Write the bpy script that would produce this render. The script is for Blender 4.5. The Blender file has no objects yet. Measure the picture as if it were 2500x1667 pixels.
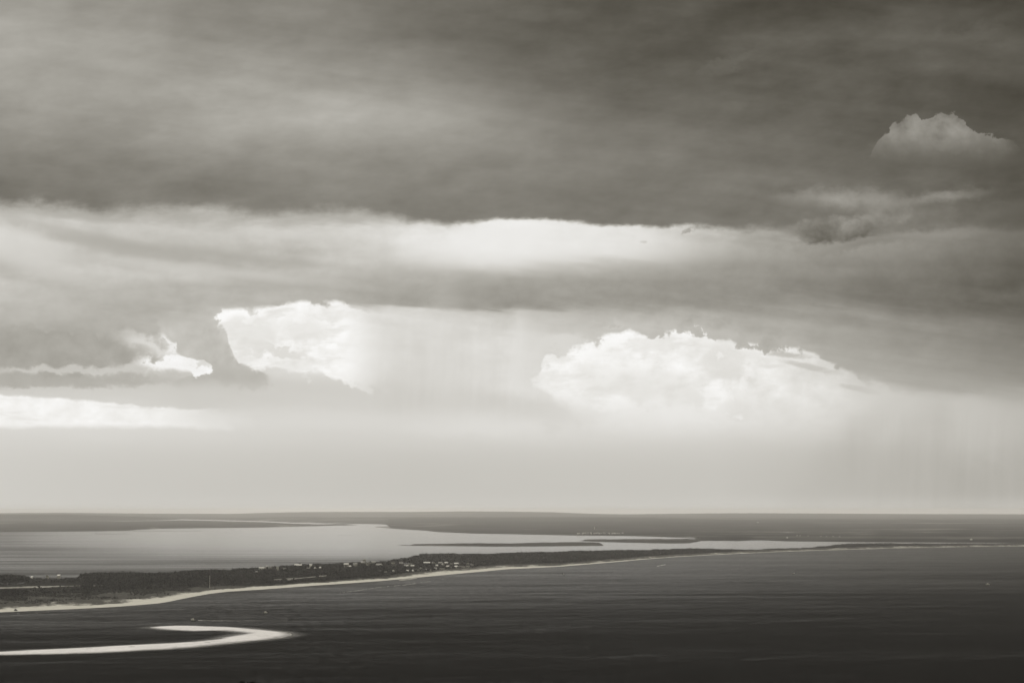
import bpy, bmesh, math, random
import numpy as np
from mathutils import Vector, Matrix, noise as mnoise

random.seed(7); rng = np.random.default_rng(7)
SC = bpy.context.scene
COL = SC.collection

# ------------------------------------------------------------------ camera
EYE = 100.0            # metres above the water, on top of the dune
FPX = 8000.0           # focal length for a 2500 px wide frame
HZ = 1244.0            # image row of the eye level
PITCH = math.atan((HZ - 833.5) / FPX)
cam = bpy.data.cameras.new('camera'); cam.sensor_width = 36; cam.lens = 36 * FPX / 2500
cam.clip_start = 0.5; cam.clip_end = 200000
camo = bpy.data.objects.new('camera', cam); COL.objects.link(camo)
camo.location = (0, 0, EYE); camo.rotation_euler = (math.pi / 2 + PITCH, 0, 0)
SC.camera = camo
SC.view_settings.view_transform = 'Standard'; SC.view_settings.look = 'None'
SC.view_settings.exposure = 0; SC.view_settings.gamma = 1
SC.view_settings.use_curve_mapping = False

# ------------------------------------------------------------------ node helpers
class NG:
    def __init__(self, nt): self.nt = nt; self.nt.nodes.clear()
    def node(self, t, **kw):
        n = self.nt.nodes.new(t)
        for k, v in kw.items(): setattr(n, k, v)
        return n
    def put(self, sock, v):
        if isinstance(v, S): self.nt.links.new(v.s, sock)
        elif v is not None: sock.default_value = v
    def m(self, op, a, b=None, c=None, clamp=False):
        n = self.node('ShaderNodeMath', operation=op, use_clamp=clamp)
        self.put(n.inputs[0], a); self.put(n.inputs[1], b)
        if c is not None: self.put(n.inputs[2], c)
        return S(self, n.outputs[0])
    def xyz(self, x, y, z=0.0):
        n = self.node('ShaderNodeCombineXYZ')
        for i, v in enumerate((x, y, z)): self.put(n.inputs[i], v)
        return S(self, n.outputs[0])
    def noise(self, vec, scale=1.0, detail=4.0, rough=0.55, dim='2D', lac=2.0):
        n = self.node('ShaderNodeTexNoise', noise_dimensions=dim)
        self.put(n.inputs['Vector'], vec); n.inputs['Scale'].default_value = scale
        n.inputs['Detail'].default_value = detail; n.inputs['Roughness'].default_value = rough
        n.inputs['Lacunarity'].default_value = lac
        return S(self, n.outputs[0])
    def sstep(self, a, b, x):                      # 0 at a .. 1 at b, smooth
        n = self.node('ShaderNodeMapRange', interpolation_type='SMOOTHSTEP')
        self.put(n.inputs[0], x); self.put(n.inputs[1], a); self.put(n.inputs[2], b)
        return S(self, n.outputs[0])
    def lin(self, a, b, x, c=0.0, d=1.0):
        n = self.node('ShaderNodeMapRange')
        n.clamp = True
        for i, v in enumerate((x, a, b, c, d)): self.put(n.inputs[i], v)
        return S(self, n.outputs[0])
    def mix(self, f, a, b):
        n = self.node('ShaderNodeMix', data_type='FLOAT', clamp_factor=True)
        self.put(n.inputs[0], f); self.put(n.inputs[2], a); self.put(n.inputs[3], b)
        return S(self, n.outputs[0])
    def curve(self, t, pts, handle='AUTO_CLAMPED'):   # t in 0..1 -> y in 0..1
        n = self.node('ShaderNodeFloatCurve'); c = n.mapping.curves[0]
        n.mapping.use_clip = False
        pts = sorted(pts)
        c.points[0].location = pts[0]; c.points[1].location = pts[-1]
        for p in pts[1:-1]: c.points.new(*p)
        for p in c.points: p.handle_type = handle
        n.mapping.update()
        self.put(n.inputs['Value'], t)
        return S(self, n.outputs[0])
    def rgb(self, r, g, b):
        n = self.node('ShaderNodeCombineColor')
        for i, v in enumerate((r, g, b)): self.put(n.inputs[i], v)
        return S(self, n.outputs[0])

class S:
    def __init__(self, g, s): self.g = g; self.s = s
    def __add__(s, o): return s.g.m('ADD', s, o)
    def __radd__(s, o): return s.g.m('ADD', o, s)
    def __sub__(s, o): return s.g.m('SUBTRACT', s, o)
    def __rsub__(s, o): return s.g.m('SUBTRACT', o, s)
    def __mul__(s, o): return s.g.m('MULTIPLY', s, o)
    def __rmul__(s, o): return s.g.m('MULTIPLY', o, s)
    def __truediv__(s, o): return s.g.m('DIVIDE', s, o)

def warm(g, v):
    """grey display value -> linear colour with the slight warm tone of the print"""
    def lin(x):
        x = g.m('MAXIMUM', x, 0.0)
        return g.m('POWER', (x + 0.055) * (1 / 1.055), 2.4)
    v6 = g.m('POWER', g.m('MAXIMUM', v, 0.0), 6.0)
    k = (1.0 - v6)
    return g.rgb(lin(v + k * 0.013), lin(v), lin(v - k * 0.033))

# ------------------------------------------------------------------ sky
SUN_EL, SUN_AZ = 48.0, -14.0
world = bpy.data.worlds.new('World'); SC.world = world; world.use_nodes = True
g = NG(world.node_tree)
tc = g.node('ShaderNodeTexCoord'); sep = g.node('ShaderNodeSeparateXYZ')
g.nt.links.new(tc.outputs['Generated'], sep.inputs[0])
dx, dy, dz = (S(g, sep.outputs[i]) for i in range(3))
az = g.m('ARCTAN2', dx, dy)
el = g.m('ARCSINE', dz)
X = az * FPX + 1250.0              # sky position, 8000 units per radian
Y = HZ - el * FPX

def sk(px, py):
    """direction of an image point as (X, Y) sky units"""
    cp, sp = math.cos(PITCH), math.sin(PITCH)
    a, b = px - 1250.0, 833.5 - py
    v = Vector((a, FPX * cp - b * sp, FPX * sp + b * cp)).normalized()
    return math.atan2(v.x, v.y) * FPX + 1250.0, HZ - math.asin(v.z) * FPX

# cloud turbulence (in sky units); far from the zenith pole the stretch is harmless
big = g.noise(g.xyz(X * (1 / 900.0), Y * (1 / 230.0)), 1.0, 3.0, 0.5) - 0.5
med = g.noise(g.xyz(X * (1 / 240.0) + 7.3, Y * (1 / 84.0) + X * 0.0012), 1.0, 5.0, 0.58) * 1.6 - 0.8
fin = g.noise(g.xyz(X * (1 / 70.0) + 3.1, Y * (1 / 48.0)), 1.0, 6.0, 0.64) * 2.0 - 1.0
puf = g.noise(g.xyz(X * (1 / 60.0) + 33.1, Y * (1 / 52.0) + 4.0), 1.0, 5.0, 0.58) * 2.2 - 1.1
strk = g.noise(g.xyz(X * (1 / 520.0) + 1.7, Y * (1 / 42.0) - X * 0.0032), 1.0, 4.0, 0.55) * 1.4 - 0.7

KX = [0, 250, 500, 750, 1000, 1250, 1500, 1750, 2000, 2250, 2500]
def field(rows, y0, y1, yy, xx):
    """smooth table of display greys: rows = {y: [value at each KX]}"""
    t = g.lin(y0, y1, yy)
    ys = sorted(rows)
    out = None
    for j, kx in enumerate(KX):
        pts = []
        for y in ys:
            _, sy = sk(kx, y)
            pts.append(((min(max((sy - y0) / (y1 - y0), 0), 1)), rows[y][j] / 255.0))
        c = g.curve(t, pts)
        out = c if out is None else g.mix(g.lin(sk(KX[j - 1], 600)[0], sk(kx, 600)[0], xx), out, c)
    return out

top_rows = {
 0:  [150, 148, 138, 128, 112, 97, 86, 81, 79, 77, 68],
 60: [158, 151, 141, 132, 116, 98, 88, 84, 82, 86, 76],
 100:[166, 156, 143, 137, 120, 100, 90, 87, 88, 93, 84],
 150:[166, 158, 150, 146, 130, 104, 94, 92, 91, 94, 88],
 200:[163, 160, 157, 156, 143, 114, 100, 96, 92, 88, 82],
 270:[148, 157, 162, 172, 168, 132, 108, 99, 93, 84, 78],
 340:[136, 147, 152, 156, 156, 143, 122, 111, 100, 92, 84],
 400:[124, 133, 139, 139, 139, 131, 120, 114, 104, 98, 88],
 450:[118, 122, 130, 131, 131, 126, 118, 116, 112, 104, 86],
 500:[116, 122, 131, 130, 128, 124, 118, 116, 112, 100, 84],
 560:[120, 126, 135, 134, 134, 130, 124, 120, 114, 100, 84]}
low_rows = {
 490:[196, 190, 192, 192, 205, 226, 214, 206, 170, 140, 118],
 530:[208, 190, 196, 196, 212, 232, 222, 208, 172, 142, 116],
 560:[214, 193, 196, 202, 222, 236, 228, 208, 168, 144, 116],
 590:[211, 190, 190, 200, 220, 234, 228, 200, 165, 146, 114],
 620:[206, 188, 182, 189, 212, 228, 220, 186, 160, 140, 108],
 650:[194, 196, 190, 192, 195, 205, 184, 164, 146, 128, 102],
 670:[190, 198, 196, 186, 180, 182, 168, 154, 140, 120, 98],
 700:[193, 189, 180, 178, 166, 160, 154, 148, 128, 112, 92],
 742:[188, 180, 181, 180, 160, 154, 160, 152, 134, 116, 96],
 754:[186, 178, 184, 196, 186, 180, 168, 158, 140, 120, 100],
 766:[184, 176, 188, 214, 208, 200, 178, 164, 146, 126, 104],
 800:[176, 170, 190, 224, 218, 212, 184, 172, 158, 142, 116],
 850:[168, 172, 192, 232, 218, 218, 196, 176, 166, 150, 128],
 900:[176, 178, 196, 222, 217, 220, 214, 196, 176, 160, 140],
 950:[204, 204, 203, 206, 212, 222, 226, 228, 206, 172, 154],
 990:[212, 212, 206, 210, 210, 215, 224, 229, 212, 198, 176],
 1030:[216,216, 214, 214, 213, 218, 222, 222, 206, 196, 186],
 1060:[212,213, 211, 209, 209, 213, 215, 213, 202, 192, 184],
 1120:[205,203, 202, 200, 198, 199, 200, 199, 190, 184, 179],
 1190:[203,200, 198, 196, 194, 195, 196, 195, 186, 182, 176],
 1244:[204,202, 201, 199, 198, 199, 200, 200, 197, 193, 190],
 1300:[204,202, 201, 199, 198, 199, 200, 200, 197, 193, 190]}

Yt = Y + big * 70.0 + strk * 10.0
Xw = X + big * 260.0 + med * 60.0
A = field(top_rows, -40.0, 600.0, Yt, Xw) + strk * 0.035 + med * 0.085 + fin * 0.022 + big * 0.06
Yl = Y + strk * 26.0 + med * 14.0
damp = g.sstep(1180.0, 950.0, Y)
B = field(low_rows, 470.0, 1310.0, Y + (strk * 30.0 + med * 16.0) * damp, X + (med * 90.0) * damp) 
B = B + (strk * 0.05 + med * 0.07 + fin * 0.045) * g.sstep(1060.0, 700.0, Y) + big * 0.02

def line(pts, x=X):
    """row as a function of sky X, from image points"""
    q = [sk(*p) for p in pts]; xs = [p[0] for p in q]; ys = [p[1] for p in q]
    x0, x1, y0, y1 = min(xs), max(xs), min(ys) - 1, max(ys) + 1
    t = g.lin(x0, x1, x)
    c = g.curve(t, [((a - x0) / (x1 - x0), (b - y0) / (y1 - y0)) for a, b in q], 'AUTO_CLAMPED')
    return c * (y1 - y0) + y0
def below(pts, soft, warp=0.0, y=Y, x=X):       # 0 above the line .. 1 below it
    d = (y + warp) - line(pts, x)
    return g.sstep(0.0 - soft, soft, d)
def xr(a, b, s0, s1, x=X):                       # window in X
    a, b = sk(a, 800)[0], sk(b, 800)[0]
    return g.sstep(a - s0, a + s0, x) * g.sstep(b + s1, b - s1, x)
def blob(cx, cy, rx, ry, x, y, soft=0.35, tilt=0.0):
    cx, cy = sk(cx, cy)
    u = x - cx; v = (y - cy) - (u * tilt if tilt else 0.0)
    r = g.m('SQRT', g.m('POWER', g.m('ABSOLUTE', u * (1 / rx)), 2.0) + g.m('POWER', g.m('ABSOLUTE', v * (1 / ry)), 2.0))
    return g.sstep(1.0 + soft, 1.0 - soft, r)

bil = g.m('ABSOLUTE', puf) * -1.0 + 0.16          # rounded lobes for heaped cloud
wf = fin * 42.0
wp = puf * 40.0 + bil * 26.0 + fin * 12.0
wsml = fin * 24.0
V = B
# ---- light and dark sheets above the left horizon
V = g.mix(blob(190, 518, 260, 13, X + med * 60, Y + med * 16, 0.8, 0.03) * 0.5, V, 0.67)
V = g.mix(blob(240, 590, 420, 20, X + med * 60, Y + med * 22, 0.7, 0.22) * 0.55, V, 0.665)
V = g.mix(blob(520, 622, 330, 13, X, Y + med * 14, 0.8, 0.10) * 0.5, V, 0.66)
V = g.mix(blob(470, 655, 330, 12, X, Y + med * 14, 0.8, 0.10) * 0.5, V, 0.80)
V = g.mix(blob(60, 600, 100, 46, X + wf, Y + wf, 0.5, 0.35) * 0.6, V, 0.83)
V = g.mix(blob(790, 565, 210, 14, X, Y + med * 18, 0.8, -0.02) * 0.55, V, 0.82)
V = g.mix(blob(1170, 590, 170, 46, X + wf, Y + wf, 0.7) * 0.7, V, 0.925)
V = g.mix(blob(1420, 590, 220, 36, X + wf, Y + wf, 0.8, 0.05) * 0.5, V, 0.90)
# ---- bright gap on the left, seen under the deck
gl_top = below([(500, 765), (540, 757), (600, 757), (660, 750), (717, 741), (824, 739), (880, 752), (1000, 760)], 7, wp * 0.5)
gl_bot = below([(500, 800), (532, 800), (560, 838), (580, 880), (638, 906), (664, 903), (744, 909), (850, 934), (930, 954), (1000, 962)], 8, wp * 0.7 + wf * 0.5)
gl = gl_top * (1.0 - gl_bot) * xr(536, 885, 6, 75, X + wp * 0.8 + wf * 0.6)
glv = 0.94 + fin * 0.07 + puf * 0.06 + med * 0.05
V = g.mix(gl, V, glv)
V = g.mix(blob(612, 812, 62, 34, X + wp, Y + wp, 0.4) * gl * 0.8, V, 0.865)
V = g.mix(blob(745, 812, 60, 26, X + wp, Y + wp, 0.4) * gl * 0.7, V, 0.87)
V = g.mix(blob(672, 852, 70, 13, X + wp, Y + wp, 0.5, 0.1) * gl * 0.9, V, 0.83)
V = g.mix(blob(810, 775, 60, 12, X + wp, Y + wp, 0.5) * gl * 0.7, V, 0.88)
# light pocket, the dark flat clouds at the left edge, and the tongue of cloud between the gaps
V = g.mix(blob(395, 862, 125, 46, X + wp, Y + wp, 0.45, 0.05) * 0.85, V, 0.875 + fin * 0.04)
V = g.mix(blob(445, 892, 92, 21, X + wp * 1.3, Y + wp * 1.1, 0.35, 0.05), V, 0.955 + fin * 0.05)
V = g.mix(blob(420, 838, 26, 22, X + wp, Y + wp, 0.5), V, 0.92)
c1 = blob(70, 850, 295, 55, X + wp * 1.1, Y + wp * 1.0 + (X - 100) * -0.05, 0.12) * below([(-300, 792), (120, 798), (250, 806), (330, 832)], 22, wf)
V = g.mix(c1 * 0.95, V, 0.645 + med * 0.05 + puf * 0.05)
V = g.mix(blob(190, 903, 200, 9, X + wf, Y + wsml, 0.5) * 0.8, V, 0.80)
V = g.mix(blob(40, 928, 350, 17, X + wf, Y + wsml, 0.3, 0.0) * 0.9, V, 0.675 + puf * 0.03)
def linex(pts):                                   # sky X as a function of sky Y
    q = sorted((sk(*p)[1], sk(*p)[0]) for p in pts); y0, y1 = q[0][0], q[-1][0]; x0 = min(p[1] for p in q) - 1; x1 = max(p[1] for p in q) + 1
    return g.curve(g.lin(y0, y1, Y), [((a - y0) / (y1 - y0), (b - x0) / (x1 - x0)) for a, b in q]) * (x1 - x0) + x0
tl = linex([(360, 770), (395, 800), (409, 817), (441, 862), (486, 880), (505, 904), (462, 920), (430, 940), (430, 990)])
tr = linex([(560, 740), (537, 758), (533, 793), (558, 836), (579, 878), (630, 902), (662, 926), (660, 948), (600, 975)])
tg = g.sstep(-9.0, 9.0, X + wp * 1.3 - tl) * g.sstep(8.0, -8.0, X + wp * 1.0 - tr) * g.sstep(770.0, 812.0, Y) * g.sstep(972.0, 925.0, Y + med * 12.0)
tg = tg * g.sstep(972.0, 925.0, Y) 
V = g.mix(tg * (1.0 - gl) * 0.92, V, 0.715 + puf * 0.07 + g.lin(800.0, 940.0, Y, 0.035, -0.005))
V = g.mix(blob(585, 922, 70, 16, X + wp, Y + wp, 0.5, 0.12) * (1.0 - gl) * 0.5, V, 0.70)
# bright strip over the left horizon
b_top = below([(-300, 945), (0, 964), (213, 979), (372, 994), (585, 1001), (800, 1003)], 4, wsml * 0.4)
b_bot = below([(-300, 1042), (370, 1042), (600, 1052), (800, 1056)], 9, fin * 10.0)
bs = b_top * (1.0 - b_bot) * g.sstep(sk(640, 1000)[0], sk(330, 1000)[0], X + fin * 90.0)
V = g.mix(bs, V, 0.925 + fin * 0.06 + puf * 0.03)
V = g.mix(blob(760, 965, 520, 32, X, Y + fin * 12, 0.5, 0.03) * 0.35, V, 0.79)
# ---- the large bright opening on the right
r_top = below([(1280, 940), (1314, 915), (1330, 878), (1383, 854), (1452, 832), (1526, 817), (1579, 824), (1632, 814), (1702, 803),
               (1730, 824), (1762, 841), (1834, 843), (1914, 848), (1990, 872), (2100, 922), (2260, 963), (2500, 985)], 7.0, wp * 0.85)
r_bot = g.sstep(sk(1700, 930)[1], sk(1700, 1075)[1], Y - (X - 1700.0) * 0.06 + med * 40.0)
ro = r_top * (1.0 - r_bot) * g.sstep(sk(1300, 900)[0], sk(1342, 900)[0], X + wp * 1.4 - (Y - 930.0) * 0.9 * g.sstep(935.0, 965.0, Y)) * g.sstep(sk(2330, 900)[0], sk(1800, 900)[0], X + med * 120.0)
V = g.mix(below([(1200, 900), (1314, 850), (1452, 800), (1702, 778), (1834, 815), (1990, 850), (2200, 930)], 34, wp) * (1.0 - r_bot) * xr(1290, 2000, 60, 120) * 0.35, V, 0.83)
V = g.mix(ro, V, g.lin(1320.0, 2250.0, X, 0.94, 0.86) + fin * 0.06 + puf * 0.07 + med * 0.03)
rim = r_top * (1.0 - below([(1280, 975), (1314, 945), (1330, 908), (1383, 884), (1452, 862), (1526, 847), (1632, 840), (1702, 835),
               (1762, 858), (1834, 856), (1914, 860), (1990, 882)], 18, wp)) * xr(1320, 1960, 10, 40)
V = g.mix(rim * 0.55, V, 0.975)
V = g.mix(blob(1383, 838, 60, 17, X + wp, Y + wp, 0.5) * 0.55, V, 0.86)
V = g.mix(blob(1505, 802, 30, 10, X + wp, Y + wp, 0.6) * 0.5, V, 0.80)
V = g.mix(blob(1772, 888, 54, 42, X + wp * 0.9, Y + wp * 0.9, 0.2) * 0.95, V, 0.855 + puf * 0.04)
V = g.mix(blob(1785, 916, 40, 16, X + wp, Y + wp, 0.4) * 0.5, V, 0.83)
V = g.mix(blob(1745, 972, 36, 32, X + wp * 1.3, Y + wp * 1.3, 0.4) * 0.8, V, 0.98)
V = g.mix(blob(1600, 948, 150, 34, X + wp * 1.5, Y + wp, 0.7, 0.12) * 0.65, V, 0.865)
V = g.mix(blob(1440, 945, 60, 20, X + wp, Y + wp, 0.7) * 0.4, V, 0.89)
V = g.mix(blob(1490, 985, 80, 16, X + wp, Y + wp, 0.6, 0.2) * 0.5, V, 0.94)
V = g.mix(blob(1650, 1012, 120, 18, X + wp, Y + wp, 0.7, 0.1) * 0.5, V, 0.90)
V = g.mix(blob(1900, 1010, 150, 22, X + wp, Y + wp * 0.7, 0.7, 0.1) * 0.4, V, 0.83)
V = g.mix(blob(1930, 868, 60, 7, X + wf, Y + wsml * 0.6, 0.5, 0.10) * 0.8, V, 0.70)
V = g.mix(blob(1985, 898, 66, 7, X + wf, Y + wsml * 0.6, 0.5, 0.22) * 0.7, V, 0.72)
V = g.mix(blob(2102, 950, 38, 7, X + wf, Y + wsml * 0.6, 0.5, 0.16) * 0.8, V, 0.71)
V = g.mix(blob(1880, 893, 28, 5, X + wf, Y + wsml * 0.5, 0.5) * 0.6, V, 0.83)
veil = g.noise(g.xyz(X * (1 / 150.0) + 12.7, Y * (1 / 46.0) + X * 0.002), 1.0, 6, 0.6)
vm = g.sstep(0.47, 0.63, veil)
V = g.mix(vm * g.m('MAXIMUM', ro, gl) * 0.60, V, 0.855 + fin * 0.07)
V = g.mix(g.sstep(0.56, 0.70, g.noise(g.xyz(X * (1 / 210.0) + 2.2, Y * (1 / 30.0)), 1.0, 6, 0.6)) * bs * 0.6, V, 0.87)
# right-hand cloud edge and the showers under it
re = below([(1900, 870), (1994, 908), (2100, 924), (2260, 962), (2366, 979), (2500, 988), (2900, 1000)], 22, med * 24.0) * g.sstep(2000.0, 2160.0, X)
V = g.mix(re * g.sstep(1120.0, 1000.0, Y) * 0.75, V, g.lin(2050.0, 2560.0, X, 0.81, 0.72))
V = g.mix(blob(2060, 1130, 70, 110, X + (Y - 1130.0) * 0.75 + fin * 20, Y, 0.8) * 0.42, V, 0.71)
V = g.mix(blob(2190, 1100, 40, 110, X + (Y - 1130.0) * 0.55 + fin * 20, Y, 0.8) * 0.25, V, 0.70)
V = g.mix(blob(2300, 1110, 26, 120, X + (Y - 1110.0) * 0.05, Y, 0.9) * 0.4, V, 0.70)
V = g.mix(blob(2375, 1050, 70, 70, X + wf, Y + wf, 0.7) * 0.35, V, 0.79)
V = g.mix(blob(1190, 1046, 150, 16, X + wf, Y + wsml, 0.9) * 0.4, V, 0.87)
V = g.mix(blob(1300, 1000, 150, 30, X + wp, Y + wp * 0.7, 0.7, 0.22) * 0.5, V, 0.80)
V = g.mix(blob(1270, 880, 42, 90, X + wf * 2, Y + wf * 2, 0.7) * 0.4, V, 0.89)
V = g.mix(blob(1085, 850, 46, 130, X + wf, Y, 0.9) * 0.35, V, 0.83)
# ---- fine vertical grain of the falling rain, at centre and at the far right
rain = g.noise(g.xyz((X + (Y - 900.0) * 0.06) * (1 / 44.0), Y * (1 / 500.0)), 1.0, 4, 0.6) - 0.5
rm = xr(905, 1300, 60, 60) * g.sstep(752.0, 800.0, Y) * g.sstep(1060.0, 960.0, Y) + g.sstep(sk(1950, 1100)[0], sk(2150, 1100)[0], X - (Y - 1100.0) * 0.4) * g.sstep(960.0, 1060.0, Y)
V = V + (rain * 0.045 - 0.012) * rm
# ---- upper deck in front of it all
deck = below([(-400, 486), (0, 495), (186, 503), (340, 513), (478, 505), (638, 523), (770, 511), (957, 528), (1116, 540), (1250, 536),
              (1462, 548), (1675, 554), (1941, 560), (2120, 566), (2286, 560), (2500, 552), (2900, 548)], g.mix(xr(1080, 1800, 160, 200), 19.0, 8.0), med * 24.0 + wsml * 0.55)
deck2 = below([(-400, 520), (0, 528), (340, 540), (770, 545), (1250, 556), (1675, 572), (2100, 580), (2500, 570), (2900, 565)], 26, med * 60.0 + strk * 40.0)
V = g.mix((1.0 - deck2) * (1.0 - xr(980, 1750, 160, 200)) * 0.5, V, g.lin(0.0, 2300.0, X, 0.66, 0.52))
soft_mix = deck * g.m('MAXIMUM', g.mix(g.sstep(sk(1900, 500)[0], sk(1500, 500)[0], X), 0.8, 1.0), g.sstep(590.0, 680.0, Y))
V = g.mix(g.m('MAXIMUM', soft_mix, 0.0), A, V)
V = g.mix(blob(1676, 563, 15, 6, X + wf, Y + wf * 0.6, 0.5, -0.3), V, 0.66)
V = g.mix(blob(1577, 591, 8, 3, X + wf * 0.5, Y, 0.6) * 0.6, V, 0.76)
# ---- heaped clouds in front of the deck on the right
q_top = below([(2100, 420), (2135, 366), (2169, 315), (2201, 290), (2233, 279), (2258, 292), (2285, 283), (2313, 277), (2352, 296), (2371, 319),
               (2430, 331), (2462, 344), (2500, 372), (2560, 420)], 3.0, bil * 34.0 + fin * 16.0)
q_fade = g.sstep(sk(2280, 418)[1], sk(2280, 318)[1], Y + med * 40.0) * xr(2120, 2470, 25, 40, X + wf)
V = g.mix(q_top * q_fade * 0.9, V, 0.505 + puf * 0.13)
V = g.mix(q_top * blob(2290, 322, 90, 34, X + wp, Y + wp, 0.7) * 0.6, V, 0.575 + puf * 0.1)
wc = fin * 34.0 + med * 30.0
V = g.mix(blob(2190, 530, 240, 52, X + wc, Y + wc, 0.9, -0.05) * 0.55, V, 0.50 + puf * 0.10)
V = g.mix(blob(2065, 486, 130, 19, X + wc, Y + wc * 0.6, 0.9, 0.05) * 0.85, V, 0.60 + puf * 0.08)
V = g.mix(blob(2300, 480, 78, 13, X + wc, Y + wc * 0.5, 0.9, -0.12) * 0.75, V, 0.575 + puf * 0.06)
V = g.mix(blob(2120, 540, 90, 24, X + wc, Y + wc, 0.8, -0.3) * 0.6, V, 0.575 + puf * 0.14)
V = g.mix(blob(2040, 560, 104, 29, X + wc, Y + wc * 0.7, 0.30, -0.05) * 0.85, V, 0.475 + (560.0 - Y) * 0.0030 + puf * 0.16)
V = g.mix(blob(2130, 598, 100, 8, X + wc, Y + wc * 0.5, 0.9, -0.12) * 0.5, V, 0.49)
V = g.mix(blob(2300, 572, 90, 10, X + wc, Y + wc * 0.5, 0.9, -0.05) * 0.5, V, 0.60)
V = g.mix(blob(1780, 155, 60, 14, X + wf, Y + wf, 0.8, -0.35) * 0.3, V, 0.47)
V = g.mix(blob(2400, 90, 90, 24, X + wf * 2, Y + wf, 0.8) * 0.3, V, 0.46)
# ---- the rest of the dome: the same grey deck goes on overhead and behind
dn = g.noise(S(g, tc.outputs['Generated']), 3.2, 5.0, 0.55, '3D')
up = g.sstep(math.radians(11), math.radians(60), el)
V = g.mix(g.sstep(math.radians(9.2), math.radians(20), el), V, 0.36 + dn * 0.26)
V = g.mix(up, V, 0.45 + dn * 0.25)
V = g.m('MINIMUM', V, 1.0)
gaps = g.m('MAXIMUM', gl, g.m('MAXIMUM', ro, bs))
nish = g.node('ShaderNodeTexSky', sky_type='NISHITA', sun_disc=False)
nish.sun_elevation = math.radians(SUN_EL); nish.sun_rotation = math.radians(SUN_AZ)
bw = g.node('ShaderNodeRGBToBW'); g.nt.links.new(nish.outputs[0], bw.inputs[0])
bg = g.node('ShaderNodeBackground'); g.put(bg.inputs[0], warm(g, V)); bg.inputs[1].default_value = 1.0
bg2 = g.node('ShaderNodeBackground')            # clear air glimpsed through the gaps
g.put(bg2.inputs[0], S(g, bw.outputs[0]) * gaps); bg2.inputs[1].default_value = 0.05 * 0.1
ad = g.node('ShaderNodeAddShader'); wo = g.node('ShaderNodeOutputWorld')
g.nt.links.new(bg.outputs[0], ad.inputs[0]); g.nt.links.new(bg2.outputs[0], ad.inputs[1])
g.nt.links.new(ad.outputs[0], wo.inputs[0])
world.cycles.sampling_method = 'MANUAL'; world.cycles.sample_map_resolution = 1024

sun = bpy.data.lights.new('sun', 'SUN'); sun.energy = 3.0; sun.angle = math.radians(10); sun.color = (1.0, 0.965, 0.895)
suno = bpy.data.objects.new('sun', sun); COL.objects.link(suno)
sd = Vector((math.sin(math.radians(SUN_AZ)) * math.cos(math.radians(SUN_EL)), math.cos(math.radians(SUN_AZ)) * math.cos(math.radians(SUN_EL)), math.sin(math.radians(SUN_EL))))
suno.rotation_euler = sd.to_track_quat('Z', 'Y').to_euler()

# ------------------------------------------------------------------ placing
CP, SP = math.cos(PITCH), math.sin(PITCH)
def gp(px, py, z=0.0):
    """world point at height z that is seen at image point (px, py)"""
    a, b = px - 1250.0, 833.5 - py
    vy = FPX * CP - b * SP; vz = FPX * SP + b * CP
    t = (z - EYE) / vz
    return np.array((a * t, vy * t, z))
FH = FPX / CP
def proj(x, y, z):
    cy = y * CP + (z - EYE) * SP; cz = -y * SP + (z - EYE) * CP
    return 1250 + FPX * x / cy, 833.5 - FPX * cz / cy
def dist(py, z=0.0): return gp(1250, py, z)[1]
def L(pts):
    xs = [p[0] for p in pts]; ys = [p[1] for p in pts]
    return lambda x: np.interp(x, xs, ys)

def fbm(x, y, seed=0, octaves=4, rough=0.5):
    """cheap value noise on numpy arrays, -1..1"""
    x = np.asarray(x, float); y = np.asarray(y, float); out = 0; amp = 1; tot = 0
    for o in range(octaves):
        xi = np.floor(x); yi = np.floor(y); fx = x - xi; fy = y - yi
        fx = fx * fx * (3 - 2 * fx); fy = fy * fy * (3 - 2 * fy)
        def h(i, j):
            n = np.sin(i * 127.1 + j * 311.7 + (seed + o) * 74.7) * 43758.5453
            return n - np.floor(n)
        v = (h(xi, yi) * (1 - fx) + h(xi + 1, yi) * fx) * (1 - fy) + (h(xi, yi + 1) * (1 - fx) + h(xi + 1, yi + 1) * fx) * fy
        out = out + amp * (v * 2 - 1); tot += amp; amp *= rough; x = x * 2.03 + 11.3; y = y * 2.03 + 5.7
    return out / tot

# ------------------------------------------------------------------ object helpers
def tag(o, label=None, cat=None, group=None, kind=None):
    if label: o['label'] = label
    if cat: o['category'] = cat
    if group: o['group'] = group
    if kind: o['kind'] = kind
    return o
def link(name, me, mat=None, parent=None):
    o = bpy.data.objects.new(name, me); COL.objects.link(o)
    if mat and me is not None and not me.materials: me.materials.append(mat)
    if parent: o.parent = parent
    return o
def mesh(name, v, f, attrs=None, smooth=False):
    me = bpy.data.meshes.new(name)
    v = np.asarray(v, np.float32)
    f = np.asarray(f, np.int32); n = f.shape[1]
    me.vertices.add(len(v)); me.vertices.foreach_set('co', v.ravel())
    me.loops.add(f.size); me.loops.foreach_set('vertex_index', f.ravel())
    me.polygons.add(len(f)); me.polygons.foreach_set('loop_start', np.arange(len(f), dtype=np.int32) * n)
    me.update(calc_edges=True)
    me.polygons.foreach_set('use_smooth', np.full(len(f), smooth))
    for k, a in (attrs or {}).items():
        at = me.attributes.new(k, 'FLOAT', 'POINT'); at.data.foreach_set('value', np.asarray(a, np.float32).ravel())
    me.validate()
    return me
def gridmesh(name, P, attrs=None, smooth=True):
    r, c = P.shape[:2]
    i = np.arange(r * c).reshape(r, c)
    f = np.stack([i[:-1, :-1], i[:-1, 1:], i[1:, 1:], i[1:, :-1]], -1).reshape(-1, 4)
    return mesh(name, P.reshape(-1, 3), f, attrs, smooth)
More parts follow.
